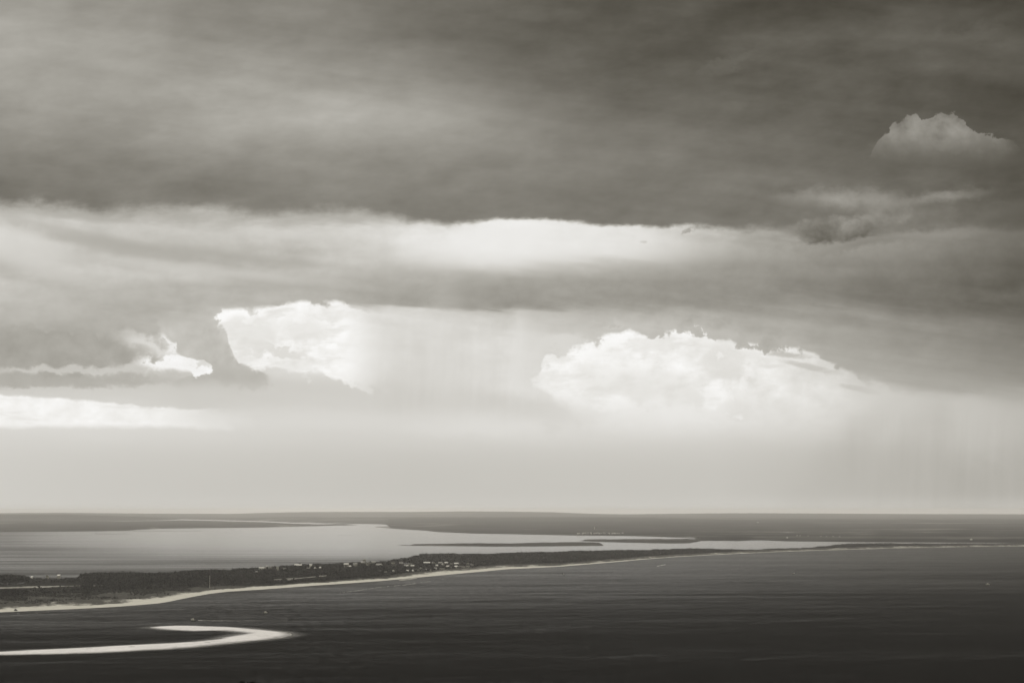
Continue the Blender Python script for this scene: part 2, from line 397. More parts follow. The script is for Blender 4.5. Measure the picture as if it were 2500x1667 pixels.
def empty(name, loc, rz=0):
    o = bpy.data.objects.new(name, None); COL.objects.link(o); o.location = loc; o.rotation_euler = (0, 0, rz)
    o.empty_display_size = 1
    return o
def boxes(name, bs):
    """list of (x0,x1,y0,y1,z0,z1) -> mesh"""
    V, F = [], []
    for x0, x1, y0, y1, z0, z1 in bs:
        b = len(V)
        V += [(x0, y0, z0), (x1, y0, z0), (x1, y1, z0), (x0, y1, z0), (x0, y0, z1), (x1, y0, z1), (x1, y1, z1), (x0, y1, z1)]
        F += [[b + k for k in q] for q in ((0, 3, 2, 1), (4, 5, 6, 7), (0, 1, 5, 4), (1, 2, 6, 5), (2, 3, 7, 6), (3, 0, 4, 7))]
    return mesh(name, V, F)
def tube(name, pts, rads, n=6):
    V, F = [], []
    for i, p in enumerate(pts):
        d = (Vector(pts[min(i + 1, len(pts) - 1)]) - Vector(pts[max(i - 1, 0)])).normalized()
        a = d.orthogonal().normalized(); b = d.cross(a)
        for k in range(n):
            t = 2 * math.pi * k / n
            V.append(Vector(p) + (a * math.cos(t) + b * math.sin(t)) * rads[i])
    for i in range(len(pts) - 1):
        for k in range(n):
            F.append((i * n + k, i * n + (k + 1) % n, (i + 1) * n + (k + 1) % n, (i + 1) * n + k))
    V.append(Vector(pts[-1])); 
    return mesh(name, [tuple(v) for v in V], F)

# ------------------------------------------------------------------ materials
def newmat(name):
    m = bpy.data.materials.new(name); m.use_nodes = True
    g = NG(m.node_tree); p = g.node('ShaderNodeBsdfPrincipled'); o = g.node('ShaderNodeOutputMaterial')
    g.nt.links.new(p.outputs[0], o.inputs[0])
    return m, g, p
def tone(g, v, r=1.0, b=0.86):
    return g.rgb(v * r, v * 0.97, v * b)
def pos(g):
    n = g.node('ShaderNodeNewGeometry'); s = g.node('ShaderNodeSeparateXYZ'); g.nt.links.new(n.outputs[0], s.inputs[0])
    return S(g, s.outputs[0]), S(g, s.outputs[1]), S(g, s.outputs[2])
def attr(g, name):
    n = g.node('ShaderNodeAttribute', attribute_name=name); return S(g, n.outputs[2])
def plain(name, v, rough=0.8, var=0.0, scale=0.5):
    m, g, p = newmat(name)
    if var:
        x, y, z = pos(g); n = g.noise(g.xyz(x, y, z), scale, 4, 0.6, '3D')
        c = v * (1 - var) + n * (2 * var * v)
    else:
        c = g.m('ADD', v, 0.0)
    g.put(p.inputs['Base Color'], tone(g, c)); p.inputs['Roughness'].default_value = rough
    p.inputs['Specular IOR Level'].default_value = 0.3
    return m

def water_mat(name, r0, gust, hb, calm_fn, ior0, ior1, base):
    """wind-roughened water; calm_fn(g, x, y) -> 0 choppy .. 1 calm"""
    m, g, p = newmat(name)
    x, y, z = pos(g)
    g.put(p.inputs['Base Color'], g.rgb(base, base * 0.92, base * 0.65))
    lanes = g.noise(g.xyz(x * (1 / 900.0) + y * 0.00012, y * (1 / 150.0) - x * 0.0006), 1.0, 5, 0.62) - 0.5
    wide = g.noise(g.xyz(x * (1 / 2500.0), y * (1 / 700.0)), 1.0, 3, 0.5) - 0.5
    fine = g.noise(g.xyz(x * (1 / 60.0), y * (1 / 34.0) - x * 0.003), 1.0, 4, 0.65) - 0.5
    swl = g.noise(g.xyz((x + y * 1.3) * (1 / 420.0), (y - x * 1.45) * (1 / 46.0)), 1.0, 5, 0.68) - 0.5
    rip = g.noise(g.xyz((x + y * 0.1) * (1 / 8.0), y * (1 / 45.0)), 1.0, 3, 0.7) - 0.5
    calm = calm_fn(g, x, y) + lanes * 0.9 * gust + wide * 0.6 * gust
    calm = g.m('MINIMUM', g.m('MAXIMUM', calm, 0.0), 1.0)
    g.put(p.inputs['Roughness'], r0 + fine * 0.12 * gust + lanes * 0.08 * gust)
    eps = (g.m('POWER', calm, 2.0) * (ior1 - ior0) + (ior0 - 1.0)) * g.m('POWER', 60.0, (fine * 0.8 + lanes * 0.7 + swl * 0.8 + rip * 0.7) * min(1.0, gust * 2.0))
    g.put(p.inputs['IOR'], eps + 1.0)
    sw = g.noise(g.xyz(x * (1 / 95.0) + y * 0.002, y * (1 / 26.0) - x * 0.004), 1.0, 3, 0.5)
    ch = g.noise(g.xyz(x * (1 / 9.0), y * (1 / 5.0)), 1.0, 3, 0.6)
    b = g.node('ShaderNodeBump'); b.inputs['Strength'].default_value = 1.0; b.inputs['Distance'].default_value = 1.0
    g.put(b.inputs['Height'], sw * (0.5 * hb) + ch * (0.12 * hb))
    g.nt.links.new(b.outputs[0], p.inputs['Normal'])
    return m
def calm_sea(g, x, y):            # sheltered water under the headland, open chop towards the dune
    return g.sstep(1700.0, 6200.0, y - x * 1.6) * 0.76 + 0.05
def calm_lag(g, x, y):            # long calm reach in the middle of the lagoon
    k = g.sstep(6000.0, 12000.0, y)
    return k * g.sstep(-0.16, -0.05, x / y) * 0.9 + 0.03
M_SEA = water_mat('open_water', 0.20, 0.5, 0.3, calm_sea, 1.0005, 1.022, 0.002)
M_LAG = water_mat('lagoon_water', 0.15, 0.22, 0.04, calm_lag, 1.002, 4.0, 0.01)
M_FOAM = plain('foam', 0.55, 0.8, 0.3, 0.4)

def sand_mat():
    m, g, p = newmat('pale_sand'); x, y, z = pos(g)
    n = g.noise(g.xyz(x * 0.03, y * 0.012), 1.0, 5, 0.6); n2 = g.noise(g.xyz(x * 0.25, y * 0.08), 1.0, 4, 0.65)
    dry = g.sstep(0.02, 0.45, z + (n - 0.5) * 0.35)
    c = g.mix(dry, 0.24, 0.62) * (0.62 + n * 0.34 + n2 * 0.40)
    pudd = g.sstep(0.66, 0.72, g.noise(g.xyz(x * 0.06 + 3, y * 0.02), 1.0, 4, 0.6))
    c = c * (1.0 - pudd * 0.35)
    g.put(p.inputs['Base Color'], tone(g, c, 1.0, 0.95)); p.inputs['Roughness'].default_value = 0.9
    p.inputs['Specular IOR Level'].default_value = 0.2
    return m
M_SAND = sand_mat()

def shoal_mat():
    """thin water over pale sand, clear outside the shoal"""
    m, g, p = newmat('shallow_water'); x, y, z = pos(g)
    n = g.noise(g.xyz(x * 0.05, y * 0.02), 1.0, 5, 0.6)
    g.put(p.inputs['Base Color'], tone(g, 0.24 + n * 0.0, 1.0, 0.9)); p.inputs['Roughness'].default_value = 0.4
    p.inputs['Specular IOR Level'].default_value = 0.1
    g.put(p.inputs['Alpha'], attr(g, 'depth') * (0.25 + n * 0.5))
    return m
M_SHOAL = shoal_mat()
def track_mat():
    m, g, p = newmat('grey_sand'); x, y, z = pos(g)
    n = g.noise(g.xyz(x * 0.05, y * 0.02), 1.0, 5, 0.65)
    g.put(p.inputs['Base Color'], tone(g, 0.16 + n * 0.22)); p.inputs['Roughness'].default_value = 0.95
    p.inputs['Specular IOR Level'].default_value = 0.0
    return m
M_TRACK = track_mat()

def shore_mat():
    """beach sand turning ragged into dune grass and scrub by the 'veg' attribute"""
    m, g, p = newmat('beach_and_scrub'); x, y, z = pos(g); veg = attr(g, 'veg')
    n = g.noise(g.xyz(x * 0.02, y * 0.006), 1.0, 6, 0.68); n2 = g.noise(g.xyz(x * 0.09, y * 0.03), 1.0, 5, 0.7)
    n3 = g.noise(g.xyz(x * 0.011 + 9, y * 0.004), 1.0, 4, 0.6)
    k = g.sstep(0.46, 0.56, veg + (n - 0.5) * 0.45 + (n2 - 0.5) * 0.25)
    blow = g.sstep(0.66, 0.74, n2 * 0.6 + n3 * 0.4 + 0.06)
    scrub = 0.030 + n2 * 0.060
    scrub = g.mix(blow * 0.8, scrub, 0.30)
    scrub = g.mix(g.sstep(0.86, 0.96, veg), scrub, 0.018)
    c = g.mix(k, 0.52 * (0.80 + n2 * 0.35), scrub)
    g.put(p.inputs['Base Color'], tone(g, c)); p.inputs['Roughness'].default_value = 0.95
    p.inputs['Specular IOR Level'].default_value = 0.0
    return m
M_SHORE = shore_mat()

def leaf_mat(name, v):
    m, g, p = newmat(name); t = attr(g, 'tone')
    g.put(p.inputs['Base Color'], tone(g, t * v)); p.inputs['Roughness'].default_value = 0.85
    p.inputs['Specular IOR Level'].default_value = 0.0
    return m
M_LEAF = leaf_mat('pine_foliage', 0.045)
M_BARK = plain('bark', 0.06, 0.9, 0.3, 3.0)

def farland_mat():
    m, g, p = newmat('far_country'); x, y, z = pos(g)
    a = g.noise(g.xyz(x * (1 / 2600.0), y * (1 / 1900.0)), 1.0, 5, 0.6)
    b = g.noise(g.xyz(x * (1 / 300.0), y * (1 / 520.0)), 1.0, 5, 0.68)
    field_ = g.sstep(0.60, 0.66, a + (b - 0.5) * 0.3)
    c = g.mix(field_ * 0.55, 0.004 + b * 0.085, 0.22) * (0.55 + g.noise(g.xyz(x * (1 / 9000.0), y * (1 / 1500.0)), 1.0, 4, 0.6) * 0.95)
    c = c * (1.0 - attr(g, 'coast') * 0.6)
    g.put(p.inputs['Base Color'], tone(g, c)); p.inputs['Roughness'].default_value = 0.95
    p.inputs['Specular IOR Level'].default_value = 0.0
    return m
M_FAR = farland_mat()
M_MARSH = plain('marsh', 0.10, 0.95, 0.4, 0.01)

# ------------------------------------------------------------------ water
def sheet(name, pts, mat):
    v = [(a, b, c) for a, b, c in pts]
    me = bpy.data.meshes.new(name); me.from_pydata(v, [], [list(range(len(v)))]); me.update()
    o = link(name, me, mat); tag(o, kind='structure'); return o

# peninsula outline, in image rows at water level -------------------------------
P_FRONT = L([(-260, 1497), (0, 1495), (70, 1491.5), (195, 1486), (279, 1482), (334, 1478.5), (390, 1475), (418, 1470), (435, 1466), (474, 1457.5), (516, 1449.5),
    (557, 1444.5), (640, 1439), (684, 1436), (767, 1429.5), (851, 1424), (934, 1418), (1018, 1410.6), (1102, 1403), (1171, 1397), (1240, 1390),
    (1284, 1387.5), (1367, 1383), (1451, 1376), (1535, 1369), (1562, 1366), (1646, 1359.3), (1730, 1354.5), (1840, 1349.3), (1919, 1345.7), (2068, 1341),
    (2217, 1336.8), (2366, 1334.2), (2500, 1332.8), (2760, 1331)])
P_VEG = L([(-260, 1492), (0, 1490.5), (111, 1485.5), (195, 1482), (279, 1476.6), (334, 1470), (390, 1461.5), (446, 1453), (502, 1445), (557, 1440), (640, 1435.3),
    (684, 1431.5), (767, 1425.7), (851, 1420.5), (934, 1414), (990, 1408.3), (1074, 1398), (1157, 1389.5), (1240, 1383.5), (1284, 1383), (1367, 1380), (1451, 1373.2),
    (1535, 1366.4), (1646, 1357.8), (1840, 1348.4), (1919, 1345.0), (2068, 1340.4), (2217, 1336.25), (2500, 1332.35), (2760, 1330.6)])
P_FOREST = L([(-260, 1473), (0, 1467), (84, 1459), (167, 1452), (279, 1448), (390, 1444), (502, 1437), (613, 1432.5), (700, 1428), (851, 1418), (934, 1411), (990, 1404),
    (1074, 1394), (1157, 1386), (1240, 1381), (1367, 1378), (1451, 1371), (1535, 1364), (1646, 1355), (1840, 1346), (2068, 1338), (2217, 1334), (2500, 1330), (2760, 1328.6)])
P_TOP = L([(-260, 1404), (0, 1404), (64, 1404), (74, 1411), (195, 1408.5), (203, 1400), (307, 1397.5), (404, 1395), (530, 1390.5), (640, 1383.5), (714, 1379), (823, 1374), (879, 1370),
    (929, 1370), (990, 1360), (1032, 1351.5), (1074, 1348.8), (1240, 1347.2), (1353, 1346), (1395, 1343.5), (1535, 1341), (1646, 1338), (1840, 1336.2), (1949, 1333),
    (2083, 1325.5), (2246, 1323.5), (2500, 1322.3), (2760, 1322)])
P_ELEV = L([(-260, 14), (60, 14), (76, 8), (190, 8), (205, 14), (1240, 14), (1500, 12), (1700, 9.5), (2760, 9)])     # canopy height above the water
def p_back(x):
    b = HZ + (P_TOP(x) - HZ) / (1 - P_ELEV(x) / EYE)
    return np.minimum(b, P_FOREST(x) - 0.6)
_rows = np.linspace(1246, 1520, 4000); _ds = np.array([dist(r) for r in _rows])
def dd(row): return np.interp(row, _rows, _ds)

def pen(px, t):
    """peninsula point: px column, t = 0 waterline on the channel .. 1 lagoon shore"""
    a, b = dd(P_FRONT(px)), dd(p_back(px))
    return a + (b - a) * t
def pen_z(px, d):
    a, v, b = dd(P_FRONT(px)), dd(P_VEG(px)), dd(p_back(px))
    x = d * (px - 1250) / FH
    s = np.clip((d - a) / np.maximum(v - a, 1), 0, 1); e = np.clip((b - d) / 60.0, 0, 1)
    z = -0.5 + 2.2 * s
    inl = np.clip((d - v) / 60.0, 0, 1)
    z = z + inl * (1.2 + 1.6 * fbm(x / 70, d / 90, 3))
    tt = np.clip((d - v) / np.maximum(b - v, 1), 0, 1)
    bump = np.exp(-((tt - .80) / .24) ** 2) * (7.0 * np.clip((px - 560) / 60, 0, 1) * np.clip((1000 - px) / 80, 0, 1)) + 4.5 * np.exp(-((tt - .94) / .07) ** 2) * np.clip((px - 40) / 30, 0, 1) * np.clip((205 - px) / 20, 0, 1)
    return (z + bump) * e + (-0.5) * (1 - e)

WL = [gp(x, 0.5 * (P_FRONT(x) + p_back(x))) for x in np.linspace(-260, 2760, 60)]
mid = [(p[0], p[1], 0.0) for p in WL]
far_d, side = 86000.0, 60000.0
sheet('sea', [(-side, 420, 0)] + [(side, 420, 0), (side, mid[-1][1], 0)] + mid[::-1] + [(-side, mid[0][1], 0)], M_SEA)
sheet('lagoon', [(-side, mid[0][1], 0)] + mid + [(side, mid[-1][1], 0), (side, far_d, 0), (-side, far_d, 0)], M_LAG)

# ------------------------------------------------------------------ peninsula ground
def build_peninsula():
    cols = np.linspace(-260, 2760, 720)
    ts = np.concatenate([np.linspace(0, 0.3, 50), np.linspace(0.3, 1.0, 50)[1:]])
    P = np.zeros((len(ts), len(cols), 3)); veg = np.zeros((len(ts), len(cols)))
    a, v, f, b = dd(P_FRONT(cols)), dd(P_VEG(cols)), dd(P_FOREST(cols)), dd(p_back(cols))
    for i, t in enumerate(ts):
        # rows follow waterline, vegetation line, forest line, lagoon shore
        d = np.where(t < .1, a + (v - a) * t / .1, np.where(t < .3, v + (f - v) * (t - .1) / .2, f + (b - f) * (t - .3) / .7))
        P[i, :, 0] = d * (cols - 1250) / FH; P[i, :, 1] = d; P[i, :, 2] = pen_z(cols, d)
        veg[i] = np.where(t < .1, 0.5 * t / .1 + .24 * np.clip((cols - 750) / 900, 0, 1) * min(1, t / .03), np.where(t < .3, 0.5 + 0.4 * (t - .1) / .2, 1.0))
    o = link('headland_ground', gridmesh('headland_ground', P, {'veg': veg}), M_SHORE); tag(o, kind='structure')
build_peninsula()

# ------------------------------------------------------------------ the hook-shaped sandbank
SB = [(-160, 1599), (0, 1597.5), (56, 1597), (167, 1594.6), (251, 1592), (334, 1587.3), (418, 1582.8), (474, 1578.3), (557, 1569.7), (600, 1565), (642, 1561), (684, 1556),
    (706, 1551.3), (710, 1548.5), (705, 1545.5), (692, 1542), (642, 1536.8), (600, 1532.2), (557, 1530), (474, 1527), (418, 1527), (385, 1528.6), (365, 1530.8), (376, 1532.6), (390, 1534.4), (418, 1537),
    (474, 1539.4), (516, 1538.2), (544, 1538.2), (580, 1541), (606, 1545), (585, 1548.5), (552, 1554), (538, 1558.5), (474, 1566), (390, 1570.6), (279, 1576), (167, 1582), (84, 1585.3), (0, 1590), (-160, 1593)]
def signed_dist(px, py, poly):
    d = np.full(px.shape, 1e18); ins = np.zeros(px.shape, bool)
    n = len(poly)
    for i in range(n):
        x0, y0 = poly[i]; x1, y1 = poly[(i + 1) % n]
        ex, ey = x1 - x0, y1 - y0
        t = np.clip(((px - x0) * ex + (py - y0) * ey) / (ex * ex + ey * ey + 1e-9), 0, 1)
        d = np.minimum(d, (px - x0 - t * ex) ** 2 + (py - y0 - t * ey) ** 2)
        c = ((y0 > py) != (y1 > py)) & (px < (x1 - x0) * (py - y0) / (y1 - y0 + 1e-12) + x0)
        ins ^= c
    return np.where(ins, 1, -1) * np.sqrt(d)
def build_bank():
    poly = [tuple(gp(x, y)[:2]) for x, y in SB]
    # stretch the bank out so that its beach slope is even in metres
    xs = np.arange(-470, -120, 1.6); ys = np.arange(2210, 2900, 3.0)
    X_, Y_ = np.meshgrid(xs, ys)
    sd = signed_dist(X_, Y_, poly) + fbm(X_ / 14, Y_ / 30, 5) * 2.2
    z = np.clip(sd * 0.05, -1.0, 0.75) + fbm(X_ / 25, Y_ / 60, 8) * 0.18 * np.clip(sd / 6, 0, 1)
    P = np.stack([X_, Y_, z], -1)
    o = link('sandbank', gridmesh('sandbank', P), M_SAND); tag(o, kind='structure')
    al = np.clip((sd + 16) / 16, 0, 1) ** 1.5 * np.clip((3 - sd) / 3, 0, 1)
    oo = link('shallows', gridmesh('shallows', np.stack([X_, Y_, X_ * 0 + 0.03], -1), {'depth': al}), M_SHOAL); tag(oo, kind='structure')
    # surf along the outer edge: rings of short foam strips
    pts = [gp(x, y) for x, y in SB[1:17]]
    V, F = [], []
    for i in range(len(pts) - 1):
        n = max(2, int(np.linalg.norm(pts[i + 1] - pts[i]) / 6))
        for k in range(n):
            if fbm(i * 3.1 + k * .23, 2.0, 9, 3) < -0.15: continue
            p = pts[i] + (pts[i + 1] - pts[i]) * k / n; q = pts[i] + (pts[i + 1] - pts[i]) * (k + 1.05) / n
            dr = (q - p) / (np.linalg.norm(q - p) + 1e-6); nn = np.array((dr[1] * .22, -dr[0], 0)); o1 = 0.3 + rng.random() * 1.5; w = 0.7 + rng.random() * 2.0
            b = len(V); V += [p + nn * o1, q + nn * o1, q + nn * (o1 + w), p + nn * (o1 + w)]
            for vv in V[-4:]: vv[2] = 0.06
            F.append((b, b + 1, b + 2, b + 3))
    o = link('surf', mesh('surf', V, F), M_FOAM)
    tag(o, 'thin white line of surf lapping the outer edge of the hook-shaped sandbank', 'surf', kind='stuff')
build_bank()

# ------------------------------------------------------------------ far country
C_TOP = L([(-400, 1252), (0, 1252), (140, 1251), (360, 1253), (557, 1254), (660, 1251), (739, 1249.5), (879, 1249), (1018, 1249), (1130, 1247.8), (1240, 1248.2), (1339, 1249.5),
    (1451, 1253.6), (1520, 1255), (1618, 1254), (1730, 1252.5), (1840, 1252), (1950, 1252.5), (2100, 1253.3), (2250, 1254.6), (2500, 1255.2), (2900, 1255)])
B_TOP = L([(-400, 1255.5), (0, 1255.6), (167, 1255.6), (334, 1260.6), (446, 1265), (560, 1266), (700, 1262), (1000, 1261.5), (1240, 1261.8), (1500, 1262), (1800, 1264), (2100, 1266), (2900, 1266)])
def zof(Yrow, d): return EYE - (Yrow - HZ) * d / FH
M_FRONT = L([(-400, 1272), (300, 1271.6), (420, 1268.6), (446, 1266.8), (640, 1271.5), (711, 1274.8), (795, 1276.8), (934, 1279.4), (946, 1281), (953, 1289.6), (1035, 1294.7), (1074, 1298.6), (1157, 1302),
    (1240, 1303.5), (1395, 1306.6), (1535, 1308), (1590, 1309.5), (1694, 1313), (1712, 1320), (1774, 1319.8), (1799, 1320.6), (1840, 1318.7), (1862, 1318.8), (1919, 1320.8), (2008, 1321.7),
    (2083, 1323), (2246, 1323.6), (2900, 1327)])
_r2 = np.geomspace(0.9, 110, 5000); _d2 = np.array([dist(HZ + r) for r in _r2])
def df(row): return np.interp(np.asarray(row, float) - HZ, _r2, _d2)
def main_z(px, d):
    x = d * (px - 1250) / FH
    dfr = df(M_FRONT(px))
    s = np.clip((d - dfr) / 400.0, 0, 1)
    zb = zof(B_TOP(px), 31000.0); zc = zof(C_TOP(px), 47000.0)
    w1 = np.clip((d - dfr) / np.maximum(31000.0 - dfr, 1), 0, 1); w1 = w1 * w1 * (3 - 2 * w1)
    base = 7 + (np.maximum(zb, 6) - 7) * w1
    w2 = np.clip((d - 31000) / 3500.0, 0, 1); dip = np.maximum(zb, 6) * (1 - 0.35 * w2)
    w3 = np.clip((d - 36000) / 11000.0, 0, 1); w3 = w3 * w3 * (3 - 2 * w3)
    z = np.where(d < 31000, base, dip * (1 - w3) + zc * w3)
    z = np.where(d > 47500, zc - (d - 47500) * 0.004, z)
    z = z + fbm(x / 2600, d / 1500, 21, 3) * 4.0 * np.clip((d - dfr) / 3000, 0, 1) * (d < 44000) + fbm(x / 90, d / 260, 22, 3) * 2.2 * np.clip(s, 0, 1)
    return z * s + (-0.6) * (1 - s)
def build_mainland():
    cols = np.linspace(-400, 2900, 900); rows = np.concatenate([[0, .002, .006, .012, .02], np.linspace(.03, 1, 130)])
    a = df(M_FRONT(cols)); P = np.zeros((len(rows), len(cols), 3)); co = np.zeros((len(rows), len(cols)))
    for i, t in enumerate(rows):
        d = a * (58000.0 / a) ** t if t > .03 else a * (58000.0 / a) ** t
        P[i, :, 0] = d * (cols - 1250) / FH; P[i, :, 1] = d; P[i, :, 2] = main_z(cols, d)
        co[i] = np.clip(1.0 - (d - a) / 5500.0 + 0.35 * fbm(cols / 60, cols * 0 + i * .15, 77, 3), 0, 1) * np.clip((cols - 1250) / 700, 0.25, 1)
    o = link('mainland', gridmesh('mainland', P, {'coast': co}), M_FAR); tag(o, kind='structure')
build_mainland()
def strip(name, x0, x1, front, top, elev, mat, n=240, rag=1.0, rows=14):
    cols = np.linspace(x0, x1, n); F_, T_ = L(front)(cols), L(top)(cols)
    B_ = np.minimum(HZ + (T_ - HZ) / (1 - elev / EYE), F_ - 0.25)
    a, b = df(F_), df(B_); P = np.zeros((rows, n, 3))
    endf = np.clip(np.minimum(cols - x0, x1 - cols) / ((x1 - x0) * 0.03), 0, 1)
    for i in range(rows):
        t = i / (rows - 1); tt = t * t * .4 + t * .6; d = a + (b - a) * tt
        x = d * (cols - 1250) / FH
        rise = np.clip((d - a) / 60.0, 0, 1) if i else 0
        z = elev * (0.75 + 0.25 * t) + fbm(x / 30, d / 120, 31, 3) * rag
        z = z * rise * endf - 0.5 * (1 - rise * endf) if i else np.full(n, -0.5)
        if i == rows - 1: z = np.full(n, -0.5)
        P[i, :, 0] = x; P[i, :, 1] = d; P[i, :, 2] = z
    o = link(name, gridmesh(name, P), mat); tag(o, kind='structure'); return o
strip('wooded_headland', -400, 876, [(-400, 1299), (0, 1298), (167, 1297), (296, 1295.7), (340, 1292.2), (400, 1290), (474, 1289), (640, 1287), (711, 1285), (823, 1282.2), (876, 1281.2)],
      [(-400, 1270), (0, 1270), (120, 1270), (307, 1271.5), (446, 1268.6), (640, 1273.2), (711, 1277.3), (823, 1280.6), (876, 1281)], 10, M_FAR, 500, 1.4, 26)
strip('sandspit', 250, 498, [(250, 1296), (400, 1296), (498, 1295.6)], [(250, 1294.2), (400, 1294.6), (498, 1295.2)], 1.5, M_MARSH, 120, .3, 5)
strip('mudflat', 0, 210, [(-50, 1305.2), (210, 1304.4)], [(-50, 1304.4), (210, 1304.0)], 0.5, M_MARSH, 80, .2, 4)
strip('mudflat', 230, 320, [(230, 1303.3), (320, 1304)], [(230, 1300.9), (320, 1303.2)], 0.5, M_MARSH, 60, .4, 4)
strip('mudflat', 915, 960, [(915, 1285.8), (960, 1290.6)], [(915, 1284.9), (935, 1283.2), (960, 1282)], 3, M_MARSH, 50, .5, 5)
strip('mudflat', 825, 860, [(825, 1306.3), (860, 1306.3)], [(825, 1305.5), (860, 1305.5)], 0.4, M_MARSH, 30, .1, 4)
strip('mudflat', 1000, 1040, [(1000, 1305.6), (1040, 1305.2)], [(1000, 1305), (1040, 1304.8)], 0.4, M_MARSH, 30, .1, 4)
strip('marsh_island', 966, 1481, [(966, 1329.6), (990, 1331), (1074, 1332), (1213, 1333.6), (1312, 1333.2), (1465, 1331.7), (1481, 1331.7)],
      [(966, 1329), (990, 1327.5), (1102, 1326), (1130, 1324.5), (1240, 1325), (1312, 1322.8), (1423, 1322), (1462, 1323.6), (1481, 1331)], 4, M_FAR, 300, .9)
strip('marsh_island', 1411, 1712, [(1411, 1319.4), (1451, 1321.8), (1535, 1324), (1632, 1326), (1680, 1325.4), (1712, 1320.4)],
      [(1411, 1318.4), (1437, 1315.6), (1590, 1314.4), (1690, 1313.8), (1712, 1313.6)], 4, M_FAR, 240, .9)
# sunlit ponds on the mainland, and a thin channel through the headland
def pond(x0, x1, y0, y1, z):
    v = [gp(x0, (y0 + y1) / 2, z), gp((x0 + x1) / 2, y1, z), gp(x1, (y0 + y1) / 2, z), gp((x0 + x1) / 2, y0, z)]
    sheet('pond', [tuple(p) for p in v], M_LAG)

pond(1885, 1939, 1298.7, 1299.9, 7.5)
pond(1668, 1700, 1310.6, 1311.5, 2.0)

# ------------------------------------------------------------------ sandy clearings and tracks among the trees
PROTECT = []            # (x0, x1, y_bottom, distance): nearer trees stay below y_bottom
def ribbon(name, pts, half, seed, mat=None, z_off=0.5, broken=0.0, step=2.0):
    xs = [p[0] for p in pts]; V, F = [], []
    px = np.arange(xs[0], xs[-1] + .01, step); cy = np.interp(px, xs, [p[1] for p in pts]); hh = np.interp(px, xs, half)
    hh = hh * (1 + 0.45 * fbm(px / 7.0, px * 0 + seed, seed, 3))
    for i in range(len(px)):
        for s in (1, -1):
            p = gp(px[i], cy[i] + s * hh[i], 3.0); V.append((p[0], p[1], float(pen_z(np.array(px[i]), p[1])) + z_off))
    for i in range(len(px) - 1):
        if broken and fbm(px[i] / 9.0, seed * 1.7, seed + 3, 2) < broken - 0.6: continue
        F.append((2 * i, 2 * i + 2, 2 * i + 3, 2 * i + 1))
        PROTECT.append((px[i] - 1, px[i + 1] + 1, cy[i] + hh[i], V[2 * i][1]))
    o = link(name, mesh(name, V, F), mat or M_TRACK); tag(o, kind='structure'); return o
ribbon('sandy_clearing', [(-260, 1437), (0, 1436.3), (112, 1432.6), (196, 1430)], [2.5, 2.2, 1.7, 0.6], 1)
ribbon('sandy_clearing', [(228, 1430.6), (250, 1430)], [0.9, 0.6], 2)
ribbon('sandy_clearing', [(368, 1430), (380, 1429.6)], [0.8, 0.6], 3)
ribbon('sandy_track', [(669, 1415), (700, 1414.5), (735, 1412), (760, 1409.5), (798, 1405.5)], [0.9, 1.5, 1.2, 0.9, 1.2], 4, broken=0.30)
ribbon('sandy_track', [(974, 1410.5), (1000, 1408), (1018, 1405)], [1.0, 1.3, 0.8], 5, broken=0.2)

# ------------------------------------------------------------------ houses
M_WALLS = {'white': plain('white_render', 0.80, 0.8, 0.06, 0.5), 'cream': plain('cream_render', 0.62, 0.8, 0.08, 0.5), 'grey': plain('grey_render', 0.42, 0.8, 0.1, 0.5)}
M_ROOF = plain('roof_tiles', 0.26, 0.8, 0.2, 1.2)
M_PALEROOF = plain('pale_roof', 0.60, 0.7, 0.1, 1.0)
M_GLASS = plain('dark_glass', 0.03, 0.2)
def gable(name, w, dp, z0, h, along=True, over=0.5):
    a, b = w / 2 + over, dp / 2 + over
    if along: v = [(-a, -b, z0), (a, -b, z0), (a, b, z0), (-a, b, z0), (-a, 0, z0 + h), (a, 0, z0 + h)]; f = [(0, 1, 5, 4), (2, 3, 4, 5), (0, 4, 3, 3), (1, 2, 5, 5), (3, 2, 1, 0)]
    else: v = [(-a, -b, z0), (a, -b, z0), (a, b, z0), (-a, b, z0), (0, -b, z0 + h), (0, b, z0 + h)]; f = [(0, 4, 5, 3), (1, 2, 5, 4), (0, 1, 4, 4), (2, 3, 5, 5), (3, 2, 1, 0)]
    me = bpy.data.meshes.new(name); me.from_pydata(v, [], [tuple(dict.fromkeys(q)) for q in f]); me.update(); return me
ORD = ['first', 'second', 'third', 'fourth', 'fifth', 'sixth', 'seventh', 'eighth', 'ninth', 'tenth', 'eleventh', 'twelfth']
